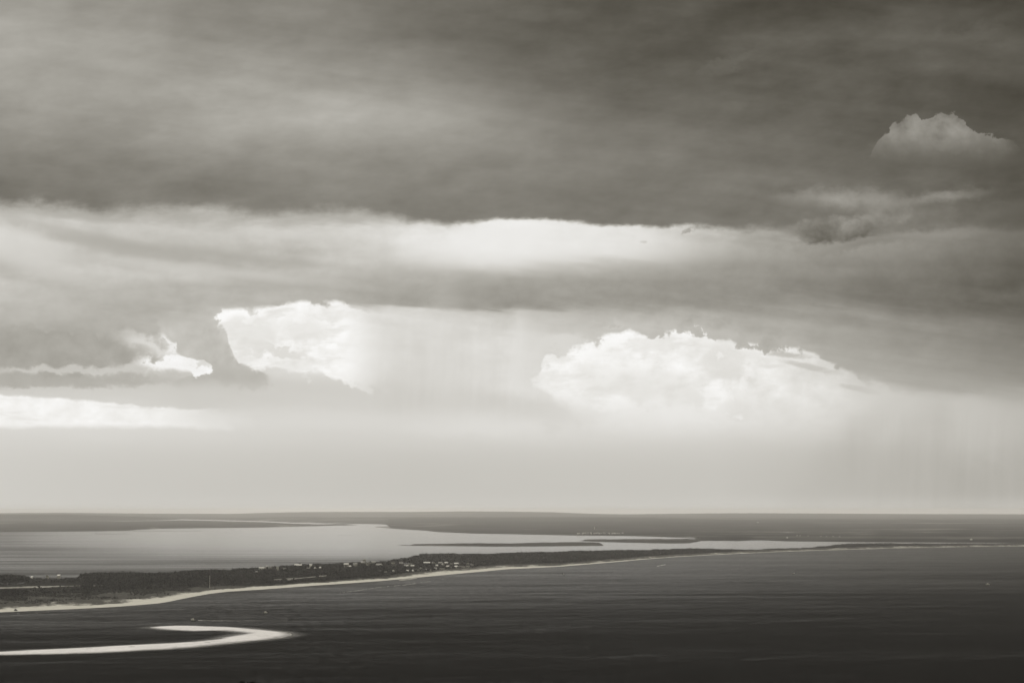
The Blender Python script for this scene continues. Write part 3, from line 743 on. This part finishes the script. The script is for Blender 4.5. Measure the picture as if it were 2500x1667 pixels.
def house(px, py, wpx, label, group, tonek, rk, hvis=1.7):
    """py is the middle of the wall band seen in the photograph; the wall reaches down to the ground behind the trees"""
    ybot = py + hvis
    sky_ = py - P_TOP(px) < 2.6; d = min(dd(ybot) * 0.965, dd(p_back(px)) - (14.0 if sky_ else 130.0)); d = max(d, min(float(dd(ybot)), float(dd(P_VEG(px))) + 40.0), float(dd(P_VEG(px))) + 12.0)
    zb = float(pen_z(np.array(float(px)), d)); x = d * (px - 1250) / FH
    zbot = EYE - (ybot - HZ) * d / FH; ztop = EYE - (py - hvis * 0.35 - HZ) * d / FH
    w = wpx * d / FPX; dp = min(max(w * 0.75, 6), 11)
    base = min(zb - 0.3, zbot - 0.2); wt = max(ztop, zbot + 1.6) - base
    e = empty('house', (x, d, base), random.uniform(-0.35, 0.35)); tag(e, label, 'house', group)
    link('wall', boxes('wall', [(-w / 2, w / 2, -dp / 2, dp / 2, 0, wt)]), M_WALLS[tonek], e)
    rh = {'gabled': 1.7, 'hipped': 1.3, 'flat': 0.35}[rk]
    if rk == 'flat': link('roof', boxes('roof', [(-w / 2 - .3, w / 2 + .3, -dp / 2 - .3, dp / 2 + .3, wt + .003, wt + rh)]), M_PALEROOF, e)
    else: link('roof', gable('roof', w, dp, wt + .003, rh, random.random() < 0.7), M_ROOF if random.random() < .45 else M_PALEROOF, e)
    if w > 6:
        n = 2 if w < 12 else 4
        for k in range(n):
            cx = -w / 2 + w * (k + 0.5) / n
            link('window', boxes('window', [(cx - .55, cx + .55, -dp / 2 - .06, -dp / 2 + .04, wt - 2.0, wt - .7)]), M_GLASS, e)
    PROTECT.append((px - wpx / 2 - .6, px + wpx / 2 + .6, ybot, d - dp))
CL = [
 ('on the lagoon shore near the left edge', 'white houses on the lagoon shore at the left', [(79.5, 1409.6, 3), (117, 1406.5, 6), (145, 1405.5, 5.5)]),
 ('in the pines by the mast', 'houses near the mast', [(498, 1427, 5), (505, 1427, 5.5), (595, 1423, 3)]),
 ('in the cluster ending the village at left', 'bright houses at the left end of the village', [(638, 1387, 10), (646, 1386.4, 6), (653, 1383.5, 4), (660, 1385, 7), (678, 1384, 4), (694, 1387.6, 10)]),
 ('scattered in the pines right of the leftmost village cluster', 'houses scattered in the pines', [(627, 1397, 4), (681, 1397.6, 4), (725, 1379.4, 10), (733, 1380, 8), (745, 1393, 7), (753, 1386, 7), (759, 1379.6, 5), (770, 1387, 5), (782, 1386, 3), (816, 1387, 6)]),
 ('on the skyline left of the square tower', 'houses on the skyline by the square tower', [(846, 1377.2, 11), (868, 1376.6, 9)]),
 ('on the skyline at the square tower foot', 'houses on the skyline by the square tower', [(887, 1372.8, 9), (900, 1374, 12), (912, 1372.4, 8)]),
 ('in the pines below the square tower', 'houses in the pines below the square tower', [(825, 1394.5, 3), (840, 1390.6, 5), (853, 1382.6, 8), (861, 1391.8, 3), (868, 1381.8, 5), (897, 1383.2, 3)]),
 ('in the middle of the village', 'houses in the middle of the village', [(926, 1378.2, 14), (927, 1393, 3), (942, 1395.4, 6), (951, 1382, 10), (960, 1373.4, 8), (962, 1382, 8), (961, 1393.6, 4), (979, 1374.2, 9)]),
 ('in the upper row, village right half', 'houses in the upper row of the village', [(990, 1380, 6), (997, 1381, 8), (1001, 1376, 9), (1007, 1381, 8), (1042, 1373.4, 15), (1059, 1373, 8), (1075, 1373.6, 9), (1090, 1373.6, 7), (1102, 1375.4, 5), (1115, 1375.4, 10), (1143, 1375.2, 8)]),
 ('in the middle row, village right half', 'houses in the middle row of the village', [(1066, 1380, 5), (1082, 1377.4, 6), (1093, 1382.4, 7), (1104, 1383.2, 7), (1114, 1382.8, 7), (1123, 1382, 8), (1131, 1382.8, 7), (1142, 1381.2, 9), (1152, 1378, 8)]),
 ('in the village row nearest the beach', 'houses in the front row facing the beach', [(996, 1393.2, 7), (1009, 1393, 4), (1020, 1390.4, 8), (1028, 1387, 5), (1037, 1390.6, 9), (1052, 1391.6, 4), (1063, 1387.4, 7), (1079, 1387.6, 11)]),
 ('alone in the pines right of the village', 'lone houses by the beach', [(1200, 1383.2, 11)]),
 ('alone at the beach edge left of the village', 'lone houses by the beach', [(878, 1413.6, 9)])]
for where, grp, lst in CL:
    lst = sorted(lst)
    for i, (hx, hy, hw) in enumerate(lst):
        tk = random.choice(['white', 'white', 'white', 'cream', 'grey']) if hw < 10 else 'white'
        if 'pines below' in where: tk = random.choice(['cream', 'grey'])
        rk = random.choice(['gabled', 'gabled', 'flat'])
        size = 'tiny' if hw <= 4 else 'small' if hw < 8 else 'wide' if hw < 11 else 'long low'
        nth = '' if len(lst) == 1 else f'{ORD[i]} from the left '
        tn = 'pale grey' if tk == 'grey' else tk
        house(hx, hy, hw, f'{size} {tn} house, {nth}{where}'.replace(' from the left', ' from left'), grp, tk, rk)
# square tower on the skyline of the village
def tower():
    px, ytop, ybot = 890, 1364.2, 1373; d = dd(p_back(px)) - 30; zt = EYE - (ytop - HZ) * d / FH; zb = 1.5
    e = empty('square_tower', (d * (px - 1250) / FH, d, zb)); tag(e, 'pale square tower rising above the trees on the village skyline', 'tower')
    w = 4.4; h = zt - zb
    link('shaft', boxes('shaft', [(-w / 2, w / 2, -w / 2, w / 2, 0, h - .6)]), M_WALLS['cream'], e)
    link('parapet', boxes('parapet', [(-w / 2 - .3, w / 2 + .3, -w / 2 - .3, w / 2 + .3, h - .597, h)]), M_WALLS['white'], e)
    link('window', boxes('window', [(-.5, .5, -w / 2 - .08, -w / 2 + .05, h - 2.6, h - 1.2)]), M_GLASS, e)
    PROTECT.append((px - 4, px + 4, 1371.5, d - 3))
tower()
# thin mast among the pines
def mast():
    px = 513; d = dd(1441.0); x = d * (px - 1250) / FH; zt = EYE - (1404.5 - HZ) * d / FH; zb = float(pen_z(np.array(513.), d))
    e = empty('mast', (x, d, zb)); tag(e, 'tall thin pale mast standing among the dark pines left of the village', 'mast')
    h = zt - zb; mm = plain('painted_steel', 0.55, 0.5)
    link('pole', tube('pole', [(0, 0, 0.8), (0, 0, h * .5), (0, 0, h)], [.42, .34, .2], 8), mm, e)
    link('base', boxes('base', [(-.8, .8, -.8, .8, 0, .8)]), M_WALLS['grey'], e)
    for k in (0.55, 0.8, 0.97):
        link('crossbar', boxes('crossbar', [(-.7, .7, -.12, .12, h * k, h * k + .2)]), mm, e)
    PROTECT.append((px - 3, px + 3, 1427, d))
mast()

# ------------------------------------------------------------------ pines
def crown_template(seed, fringe, core=True, flat=0.5):
    r = np.random.default_rng(seed); V = []; T = []
    if core:
        bm = bmesh.new(); bmesh.ops.create_icosphere(bm, subdivisions=1, radius=1.0)
        for v in bm.verts:
            k = 0.72 + r.random() * 0.3
            v.co = Vector((v.co.x * .36 * k, v.co.y * .36 * k, .74 + v.co.z * .20 * k))
        bm.verts.ensure_lookup_table()
        for f in bm.faces:
            V += [tuple(v.co) for v in f.verts]; T += [r.uniform(.75, 1.1)] * 3
        bm.free()
    for k in range(fringe):
        a = r.random() * 2 * math.pi; u = r.random() ** .5; zz = r.uniform(-1, 1)
        c = np.array((math.cos(a) * u * .42 * math.sqrt(max(0, 1 - zz * zz * .7)), math.sin(a) * u * .42 * math.sqrt(max(0, 1 - zz * zz * .7)), .74 + zz * .24))
        s = r.uniform(.05, .12); t = r.uniform(.6, 1.5)
        for q in range(3): V.append(tuple(c + r.normal(size=3) * s)); T.append(t)
    return np.array(V), np.array(T)
def soup(name, tmpl, P, H, R, rot, tn):
    """many crowns in one mesh"""
    Vs, Ts = [], []
    idx = rng.integers(0, len(tmpl), len(P))
    for k, (V, T) in enumerate(tmpl):
        m = idx == k
        if not m.any(): continue
        c, s = np.cos(rot[m])[:, None], np.sin(rot[m])[:, None]
        x = (V[None, :, 0] * c - V[None, :, 1] * s) * R[m][:, None] / .4; y = (V[None, :, 0] * s + V[None, :, 1] * c) * R[m][:, None] / .4
        z = V[None, :, 2] * H[m][:, None]
        Vs.append(np.stack([x + P[m][:, 0:1], y + P[m][:, 1:2], z + P[m][:, 2:3]], -1).reshape(-1, 3)); Ts.append((T[None] * tn[m][:, None]).ravel())
    V = np.concatenate(Vs); T = np.concatenate(Ts); F = np.arange(len(V)).reshape(-1, 3)
    return mesh(name, V, F, {'tone': T})

def forest_points():
    N = 17000
    px = rng.uniform(-260, 2760, 150000); t = rng.random(len(px))
    f, b = dd(P_FOREST(px)), dd(p_back(px))
    w = (b - f) * f; keep = rng.random(len(px)) < w / w.max(); px, t = px[keep], t[keep]
    px, t = px[:N], t[:N]
    n2 = 5200; e1 = rng.uniform(-260, 2760, n2); t1 = 1 - rng.random(n2) ** 2 * 0.10
    n3 = 3600; e2 = rng.uniform(-260, 2760, n3); t2 = rng.random(n3) ** 1.5 * 0.08
    px = np.concatenate([px, e1, e2]); t = np.concatenate([t, t1, t2])
    f, b = dd(P_FOREST(px)), dd(p_back(px)); d = f + (b - f) * t * .985
    ex = rng.uniform(-260, 215, 1300); px = np.concatenate([px, ex]); t = np.concatenate([t, ex * 0]); f = np.concatenate([f, dd(P_FOREST(ex))])
    d = np.concatenate([d, f[-1300:] + (3745 - f[-1300:]) * rng.random(1300)])
    x = d * (px - 1250) / FH
    d = d + rng.normal(size=len(d)) * 3
    z = pen_z(px, d) - 0.3
    H = P_ELEV(px) - z
    lowf = np.clip((d - f) / 260.0, 0, 1)
    H = H * (0.52 + 0.48 * lowf) * (0.93 + 0.13 * fbm(x / 60, d / 90, 41, 3) * 2) * rng.uniform(.84, 1.08, len(d))
    # the strip of open sand behind the front trees at the left
    gapl = (px < 205) & (d > 3745 + 0 * px) & (d < 4245 - np.clip(px, 0, 200) * -0.3)
    fr = (px < 215) & (d <= 3745)
    H = np.where(fr, np.minimum(H, 7.4 + rng.random(len(d)) * 1.6), H)
    ok = ~gapl & (z > -0.25); H = np.minimum(H, EYE - z - (P_TOP(px) + rng.uniform(-1.2, 1.5, len(d)) - HZ) * d / FH)
    # thinner wood where the front gives way to scrub
    R = H * rng.uniform(.30, .44, len(d))
    for (x0, x1, yb, dh) in PROTECT:
        top = HZ + (EYE - (z + H)) * FH / d; rp = R * FPX / d * 0.9
        m = (d < dh + 3) & (px + rp > x0) & (px - rp < x1) & (top < yb)
        zm = EYE - (yb - HZ) * d[m] / FH; H[m] = zm - z[m]; R[m] = np.minimum(R[m], np.maximum(H[m], 0) * .6)
        ok &= H > 1.6
    low = H < 8.5; z = np.where(low, z - .4 * H, z); H = np.where(low, H * 1.4, H)
    # houses stand in small yards, not inside crowns
    return np.stack([x, d, z], -1)[ok], H[ok], R[ok], px[ok]
FP, FHt, FR, FPXs = forest_points()
# keep crowns out of the houses themselves
for o in [o for o in COL.objects if o.name.startswith(('house', 'square_tower'))]:
    m = (np.abs(FP[:, 0] - o.location.x) < 7) & (np.abs(FP[:, 1] - o.location.y) < 9)
    FP, FHt, FR, FPXs = FP[~m], FHt[~m], FR[~m], FPXs[~m]
tones = rng.uniform(.55, 1.45, len(FP)) * (1 + 0.25 * fbm(FP[:, 0] / 120, FP[:, 1] / 200, 51, 2))
size = FHt / FP[:, 1] * ((FPXs > -5) & (FPXs < 2505))
order = np.argsort(-size); near = order[:290]; rest = order[290:]
tm = [crown_template(s, 46) for s in range(6)]; tf = [crown_template(s + 20, 24) for s in range(5)]
# individual pines: the 290 that show largest
crowns = []
for k in range(6):
    V, T = crown_template(100 + k, 120); me = mesh('crown', V, np.arange(len(V)).reshape(-1, 3), {'tone': T * (0.7 + .12 * k)}); me.materials.append(M_LEAF); crowns.append(me)
def trunk_mesh(bend):
    V, F = [], []
    pts = [(0, 0, -.03), (bend * .4, 0, .25), (bend, bend * .3, .52), (bend * 1.1, 0, .72)]; me = tube('trunk', pts, [.030, .024, .018, .010], 6)
    return me
trunks = [trunk_mesh(b) for b in (-.04, .03, .06)]
for t_ in trunks: t_.materials.append(M_BARK)
proto = empty('pine_tree', (0, 0, 0)); link('crown', crowns[0], None, proto); link('trunk', trunks[0], None, proto)
def zone(px, d):
    if px < 215: return 'low windswept dark pine in the front wood at the left edge, before the sandy clearing'
    if px < 430: return 'dark pine at the seaward edge of the wood, left of the mast'
    if px < 640: return 'dark pine in the dense wood around the thin mast'
    return 'dark round-crowned pine growing among the houses of the village'
GR = {'small': 'windswept pines in the front wood', 'dark ': 'dark pines of the headland wood'}
for n, i in enumerate(near):
    if n == 0: r = proto; ch = [c for c in COL.objects if c.parent == proto]
    else:
        r = proto.copy(); COL.objects.link(r); 
        for c in ch:
            q = c.copy(); COL.objects.link(q); q.parent = r
    kids = ch if n == 0 else [c for c in list(COL.objects)[-2:]]
    x, y, z = FP[i]; h = FHt[i]; rr = FR[i] / .4
    r.location = (x, y, z); r.rotation_euler = (0, 0, random.uniform(0, 6.28)); r.scale = (rr, rr, h)
    lb = zone(FPXs[i], y); tag(r, lb, 'tree', {True: 'windswept pines in the front wood'}.get('windswept' in lb, 'dark pines: ' + lb[10:40].strip()))
    for c in kids:
        c.data = crowns[random.randrange(6)] if c.name.startswith('crown') else trunks[random.randrange(3)]
for c, lab in (('windswept', 'windswept pines in the front wood'), ('seaward edge', 'pines at the seaward edge of the wood'), ('thin mast', 'pines around the mast'), ('village', 'pines among the village houses')):
    for o in COL.objects:
        if o.name.startswith('pine_tree') and c in o.get('label', ''): o['group'] = lab
a = rest[FP[rest, 1] < 5200]; b = rest[FP[rest, 1] >= 5200]
for nm, sel, tpl, lab in (('forest', a, tm, 'dense dark pine wood covering the near half of the headland'), ('forest', b, tf, 'thin dark belt of pine wood along the far half of the sand spit')):
    me = soup('forest', tpl, FP[sel], FHt[sel], FR[sel] * (1.0 if tpl is tm else 1.15), rng.random(len(sel)) * 6.28, tones[sel])
    o = link(nm, me, M_LEAF); tag(o, lab, 'forest', kind='stuff')
# low scrub between beach and wood
def scrub():
    n = 9000; px = rng.uniform(-260, 2700, n) ; px[:6400] = rng.uniform(-260, 700, 6400)
    v, f = dd(P_VEG(px)), dd(P_FOREST(px)); t = rng.random(n) ** .6
    d = v + (f - v) * (0.12 + t * 1.05); z = pen_z(px, d) - .2; x = d * (px - 1250) / FH
    keep = fbm(x / 18, d / 60, 61, 3) + t * .7 > 0.28
    x, d, z, px = x[keep], d[keep], z[keep], px[keep]
    H = rng.uniform(.7, 2.2, len(x)) * (1 + 2.2 * np.clip(t[keep] - .75, 0, .25) * 4); R = H * rng.uniform(.6, 1.3, len(x))
    tpl = []
    for s in range(4):
        V, T = crown_template(s + 50, 10); V = V.copy(); V[:, 2] = (V[:, 2] - .5) * 2; tpl.append((V, T))
    o = link('scrub', soup('scrub', tpl, np.stack([x, d, z], -1), H, R * .8, rng.random(len(x)) * 6.28, rng.uniform(.7, 1.6, len(x))), M_LEAF)
    tag(o, 'low dark scrub dotted over the dunes between the beach and the pines', 'scrub', kind='stuff')
scrub()

# ------------------------------------------------------------------ dark hulk on the beach at the left edge
def hulk():
    p = gp(38.5, 1488.2, 1.2); e = empty('bunker', (p[0], p[1], 0.9), .2)
    tag(e, 'small dark block lying on the pale beach at the left edge', 'bunker')
    md = plain('dark_concrete', 0.05, 0.9, .3, 1.0)
    v = [(-1.3, -1.2, 0), (1.4, -1.2, 0), (1.4, 1.2, 0), (-1.3, 1.2, 0), (-1.0, -.9, 1.3), (.7, -1.0, 1.0), (.8, .9, 1.1), (-1.0, .9, 1.4)]
    f = [(0, 3, 2, 1), (4, 5, 6, 7), (0, 1, 5, 4), (1, 2, 6, 5), (2, 3, 7, 6), (3, 0, 4, 7)]
    me = bpy.data.meshes.new('block'); me.from_pydata(v, [], f); me.update(); link('block', me, md, e)
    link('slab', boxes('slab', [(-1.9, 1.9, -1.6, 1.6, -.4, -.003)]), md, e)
hulk()

# ------------------------------------------------------------------ boats and foam
M_HULL = plain('white_hull', 0.80, 0.4); M_DARK = plain('dark_trim', 0.06, 0.5)
def hull_mesh(Ln, w, h):
    st = [(-.5, .85, 1.0), (-.2, 1.0, .95), (.15, .95, 1.0), (.35, .6, 1.1), (.5, .02, 1.25)]; V, F = [], []
    for t, ww, hh in st:
        b = w / 2 * ww
        V += [(t * Ln, -b, h * hh), (t * Ln, -b * .75, -.15), (t * Ln, b * .75, -.15), (t * Ln, b, h * hh)]
    for i in range(len(st) - 1):
        for k in range(4):
            F.append((i * 4 + k, i * 4 + (k + 1) % 4, i * 4 + 4 + (k + 1) % 4, i * 4 + 4 + k))
    F.append((0, 3, 2, 1))
    return mesh('hull', V, F)
def boat(px, py, Ln, rz, label, cabin):
    p = gp(px, py, 0); e = empty('motorboat', (p[0], p[1], 0.12), rz); tag(e, label, 'boat', 'small boats on the channel')
    link('hull', hull_mesh(Ln, Ln * .38, Ln * .13), M_HULL, e)
    if cabin:
        h0 = Ln * .13
        link('cabin', boxes('cabin', [(-Ln * .12, Ln * .16, -Ln * .12, Ln * .12, h0 * .9, h0 + Ln * .16)]), M_HULL, e)
        link('windscreen', boxes('windscreen', [(Ln * .163, Ln * .175, -Ln * .1, Ln * .1, h0 + Ln * .06, h0 + Ln * .14)]), M_DARK, e)
    link('outboard_motor', boxes('outboard_motor', [(-Ln * .56, -Ln * .503, -Ln * .05, Ln * .05, -.1, Ln * .24)]), M_DARK, e)
boat(471, 1513.8, 6.0, math.pi - .9, 'small white motorboat above the hook-shaped sandbank, trailing a long thin wake', True)
boat(648, 1496, 5.5, .9, 'small white boat lying off the beach, right above the tip of the sandbank', True)
boat(1938, 1399.2, 6.0, 1.2, 'tiny white boat on the open channel right of centre, above the others', False)
boat(2411, 1427, 6.5, .5, 'tiny white boat farthest to the right on the dark channel', True)
boat(1376, 1401, 4.5, 1.3, 'tiny white boat just off the beach in the middle of the channel shore', False)
def foam(name, pts, w, label, seed, dens=.0, step=3.0):
    W = [gp(a, b, 0) for a, b in pts]; V, F = [], []; s = 0
    for i in range(len(W) - 1):
        Ls = np.linalg.norm(W[i + 1] - W[i]); n = max(2, int(Ls / step))
        for k in range(n):
            s += 1; ta = i + k / n; wa = np.interp(ta / (len(W) - 1), np.linspace(0, 1, len(w)), w)
            if fbm(s * .21, seed, seed, 3) < dens: continue
            p = W[i] + (W[i + 1] - W[i]) * k / n; q = W[i] + (W[i + 1] - W[i]) * (k + 1) / n
            hw = wa * (0.6 + rng.random() * .8); j = rng.normal() * wa * .4; b = len(V)
            for P_, sg in ((p, -1), (q, -1), (q, 1), (p, 1)): V.append((P_[0], P_[1] + j + sg * hw, .05))
            F.append((b, b + 1, b + 2, b + 3))
    o = link(name, mesh(name, V, F), M_FOAM); tag(o, label, name, kind='stuff')
foam('wake', [(473, 1514), (503, 1514.2), (560, 1514.6), (640, 1514.8), (735, 1514.9)], [2.6, 2.0, .9, .6, .3], 'thin white wake behind the small motorboat', 3, -.35)
foam('foam_line', [(829, 1447), (879, 1440.2), (921, 1433.6), (954, 1430.3), (990, 1427), (1026, 1422), (1060, 1416.5), (1088, 1412)], [2.5, 4, 3, 4.5, 5, 3, 2, 1], 'long thin line of foam running beside the beach on the channel', 5, -.12)
foam('foam_line', [(1604, 1381.6), (1612, 1380), (1626, 1377)], [6, 9, 3], 'short streak of foam on the channel off the middle of the spit', 7, -.5)
foam('foam_line', [(0, 1498.6), (60, 1496.5), (120, 1494)], [1.2, 1.6, .8], 'faint foam beside the beach at the left edge', 9, -.1)

# ------------------------------------------------------------------ white specks on the far shore
def far_house(px, row, wpx, h, label, group, z=5.0, cat='house', name='house'):
    p = gp(px, row, z); w = wpx * p[1] / FPX
    me = boxes('house', [(-w / 2, w / 2, -5, 5, -4, h)]); V = [(-w / 2 - .5, -5.5, h + .01), (w / 2 + .5, -5.5, h + .01), (w / 2 + .5, 5.5, h + .01), (-w / 2 - .5, 5.5, h + .01), (-w / 2, 0, h + 2.2), (w / 2, 0, h + 2.2)]
    bm = bmesh.new(); bm.from_mesh(me); vs = [bm.verts.new(v) for v in V]
    for q in ((0, 1, 5, 4), (2, 3, 4, 5), (0, 4, 3), (1, 2, 5), (3, 2, 1, 0)): bm.faces.new([vs[k] for k in q])
    bm.to_mesh(me); bm.free()
    o = link(name, me, M_WALLS['grey']); o.location = p; tag(o, label, cat, group)
for k in range(24):
    u = k / 23; far_house(1412 + 110 * u + random.uniform(-2, 2), 1302.8 + random.uniform(-.7, .6), random.uniform(1.8, 4.2), random.uniform(2.0, 3.2),
        'tiny white house in the pale row along the far lagoon shore, right of centre', 'row of white houses on the far lagoon shore')
for k, (a_, b_) in enumerate([(1922, 1314.2), (1946, 1309.6), (1953, 1309.8), (1973, 1310.2), (2004, 1311.6), (2018, 1312), (2034, 1311.8), (2050, 1312.2)]):
    far_house(a_, b_, random.uniform(2.0, 3.5), 2.5, 'tiny pale house on the dark far shore above the right-hand end of the lagoon', 'pale houses on the far shore at the right')
far_house(2371, 1318.2, 5, 2.5, 'lone pale building on the dark far shore near the right edge', None, cat='building', name='building')
far_house(1850, 1276.6, 4, 5, 'lone pale building high on the far plain, left of the bright pond', None, z=12, cat='building', name='building')
def far_tower():
    p = gp(1451.5, 1291.8, 6); e = empty('white_tower', p); e.scale = (.5, .5, .55); tag(e, 'tiny bright white tower on the wooded plain beyond the lagoon', 'tower')
    link('shaft', tube('shaft', [(0, 0, 0), (0, 0, 14), (0, 0, 15)], [2.6, 2.2, 2.2], 10), M_WALLS['white'], e)
    link('tank', tube('tank', [(0, 0, 15.01), (0, 0, 17), (0, 0, 20), (0, 0, 20.5)], [2.3, 4.2, 4.2, .5], 12), M_WALLS['white'], e)
far_tower()

# ------------------------------------------------------------------ the dune under the camera and the pine tips at the bottom edge
def dune_z(x, y):
    z = np.interp(y, [-400, -40, 0, 150, 230, 520, 640, 700], [60, 96, 98.2, 79, 66, 10, 1.5, -1.2])
    return z + fbm(x / 40, y / 50, 71, 3) * np.clip(np.abs(y - 0) / 60, 0, 1) * 1.5 * np.clip((690 - y) / 80, 0, 1)
xs = np.linspace(-900, 900, 160); ys = np.linspace(-400, 700, 140); X_, Y_ = np.meshgrid(xs, ys)
o = link('dune', gridmesh('dune', np.stack([X_, Y_, dune_z(X_, Y_)], -1)), M_SAND); tag(o, kind='structure')
def near_pine(d, tips, label):
    """maritime pine on the dune slope; tips are (px, row) of the twigs that reach into the picture"""
    px0 = sum(t[0] for t in tips) / len(tips); x0 = d * (px0 - 1250) / FH; z0 = float(dune_z(np.array(x0), np.array(d))) - .2
    e = empty('pine_tree', (x0, d, z0)); tag(e, label, 'tree', 'pine tips at the bottom edge')
    tw = [(d * (a - 1250) / FH - x0, 0.0, EYE - (b - HZ) * d / FH - z0) for a, b in tips]
    zt = max(t[2] for t in tw)
    link('trunk', tube('trunk', [(0, 0, -.3), (.1, 0, zt * .4), (0, 0, zt * .75), (0, 0, zt - .7)], [.22, .17, .1, .04], 8), M_BARK, e)
    V, T = [], []
    r = np.random.default_rng(int(px0))
    def tuft(c, R, n):
        for _ in range(n):
            dr = r.normal(size=3); dr /= np.linalg.norm(dr); dr[2] = abs(dr[2]) * .9 + .05
            a = np.array(c) + r.normal(size=3) * R * .22; b = a + dr * R * r.uniform(.5, 1.0); s = np.cross(dr, r.normal(size=3)); s = s / np.linalg.norm(s) * R * .07
            V.extend([a - s, a + s, b]); T.extend([r.uniform(.5, 1.2)] * 3)
    for tx, ty, tz in tw:
        tuft((tx, ty, tz - .17), .2, 150); tuft((tx * .95, ty, tz - .38), .28, 190)
        link('limb', tube('limb', [(0, 0, zt - 1.4), (tx * .6, 0, tz - .8), (tx, ty, tz - .12)], [.05, .035, .012], 6), M_BARK, e)
    for k in range(70):
        a = r.random() * 6.28; q = r.random() ** .6; rr = q * min(2.4, .3 + (1 - q) * 0 + 2.2 * r.random()); dz = .75 + rr * r.uniform(.8, 2.2)
        tuft((math.cos(a) * rr, math.sin(a) * rr, zt - dz), .42, 70)
    V = np.array(V); link('crown', mesh('crown', V, np.arange(len(V)).reshape(-1, 3), {'tone': T}), M_NEARLEAF, e)
M_NEARLEAF = leaf_mat('pine_needles', 0.03)
near_pine(150.0, [(590.5, 1660.5), (593, 1659), (604, 1664), (612, 1662.5), (617, 1659.2)], 'forked black pine tip poking up at the bottom edge, the wider one')
near_pine(160.0, [(496, 1662.5)], 'single narrow black pine tip at the bottom edge, left of the forked one')

# ------------------------------------------------------------------ haze
HAZE_DENSITY = 2.0e-5
hb = link('haze', boxes('haze', [(-62000, 62000, -2500, 90000, -1.6, 116)]))
hm = bpy.data.materials.new('haze_air'); hm.use_nodes = True; g = NG(hm.node_tree)
pv = g.node('ShaderNodeVolumePrincipled'); pv.inputs['Color'].default_value = (0.975, 0.953, 0.925, 1)
pv.inputs['Density'].default_value = HAZE_DENSITY; pv.inputs['Anisotropy'].default_value = 0.5
ho = g.node('ShaderNodeOutputMaterial'); g.nt.links.new(pv.outputs[0], ho.inputs['Volume'])
hb.data.materials.append(hm); tag(hb, 'pale sea haze thickening towards the horizon', 'haze', kind='stuff')

SC.render.engine = 'CYCLES'
SC.cycles.use_denoising = True
SC.cycles.volume_bounces = 1; SC.cycles.max_bounces = 5; SC.cycles.diffuse_bounces = 2; SC.cycles.glossy_bounces = 2
SC.cycles.use_fast_gi = False
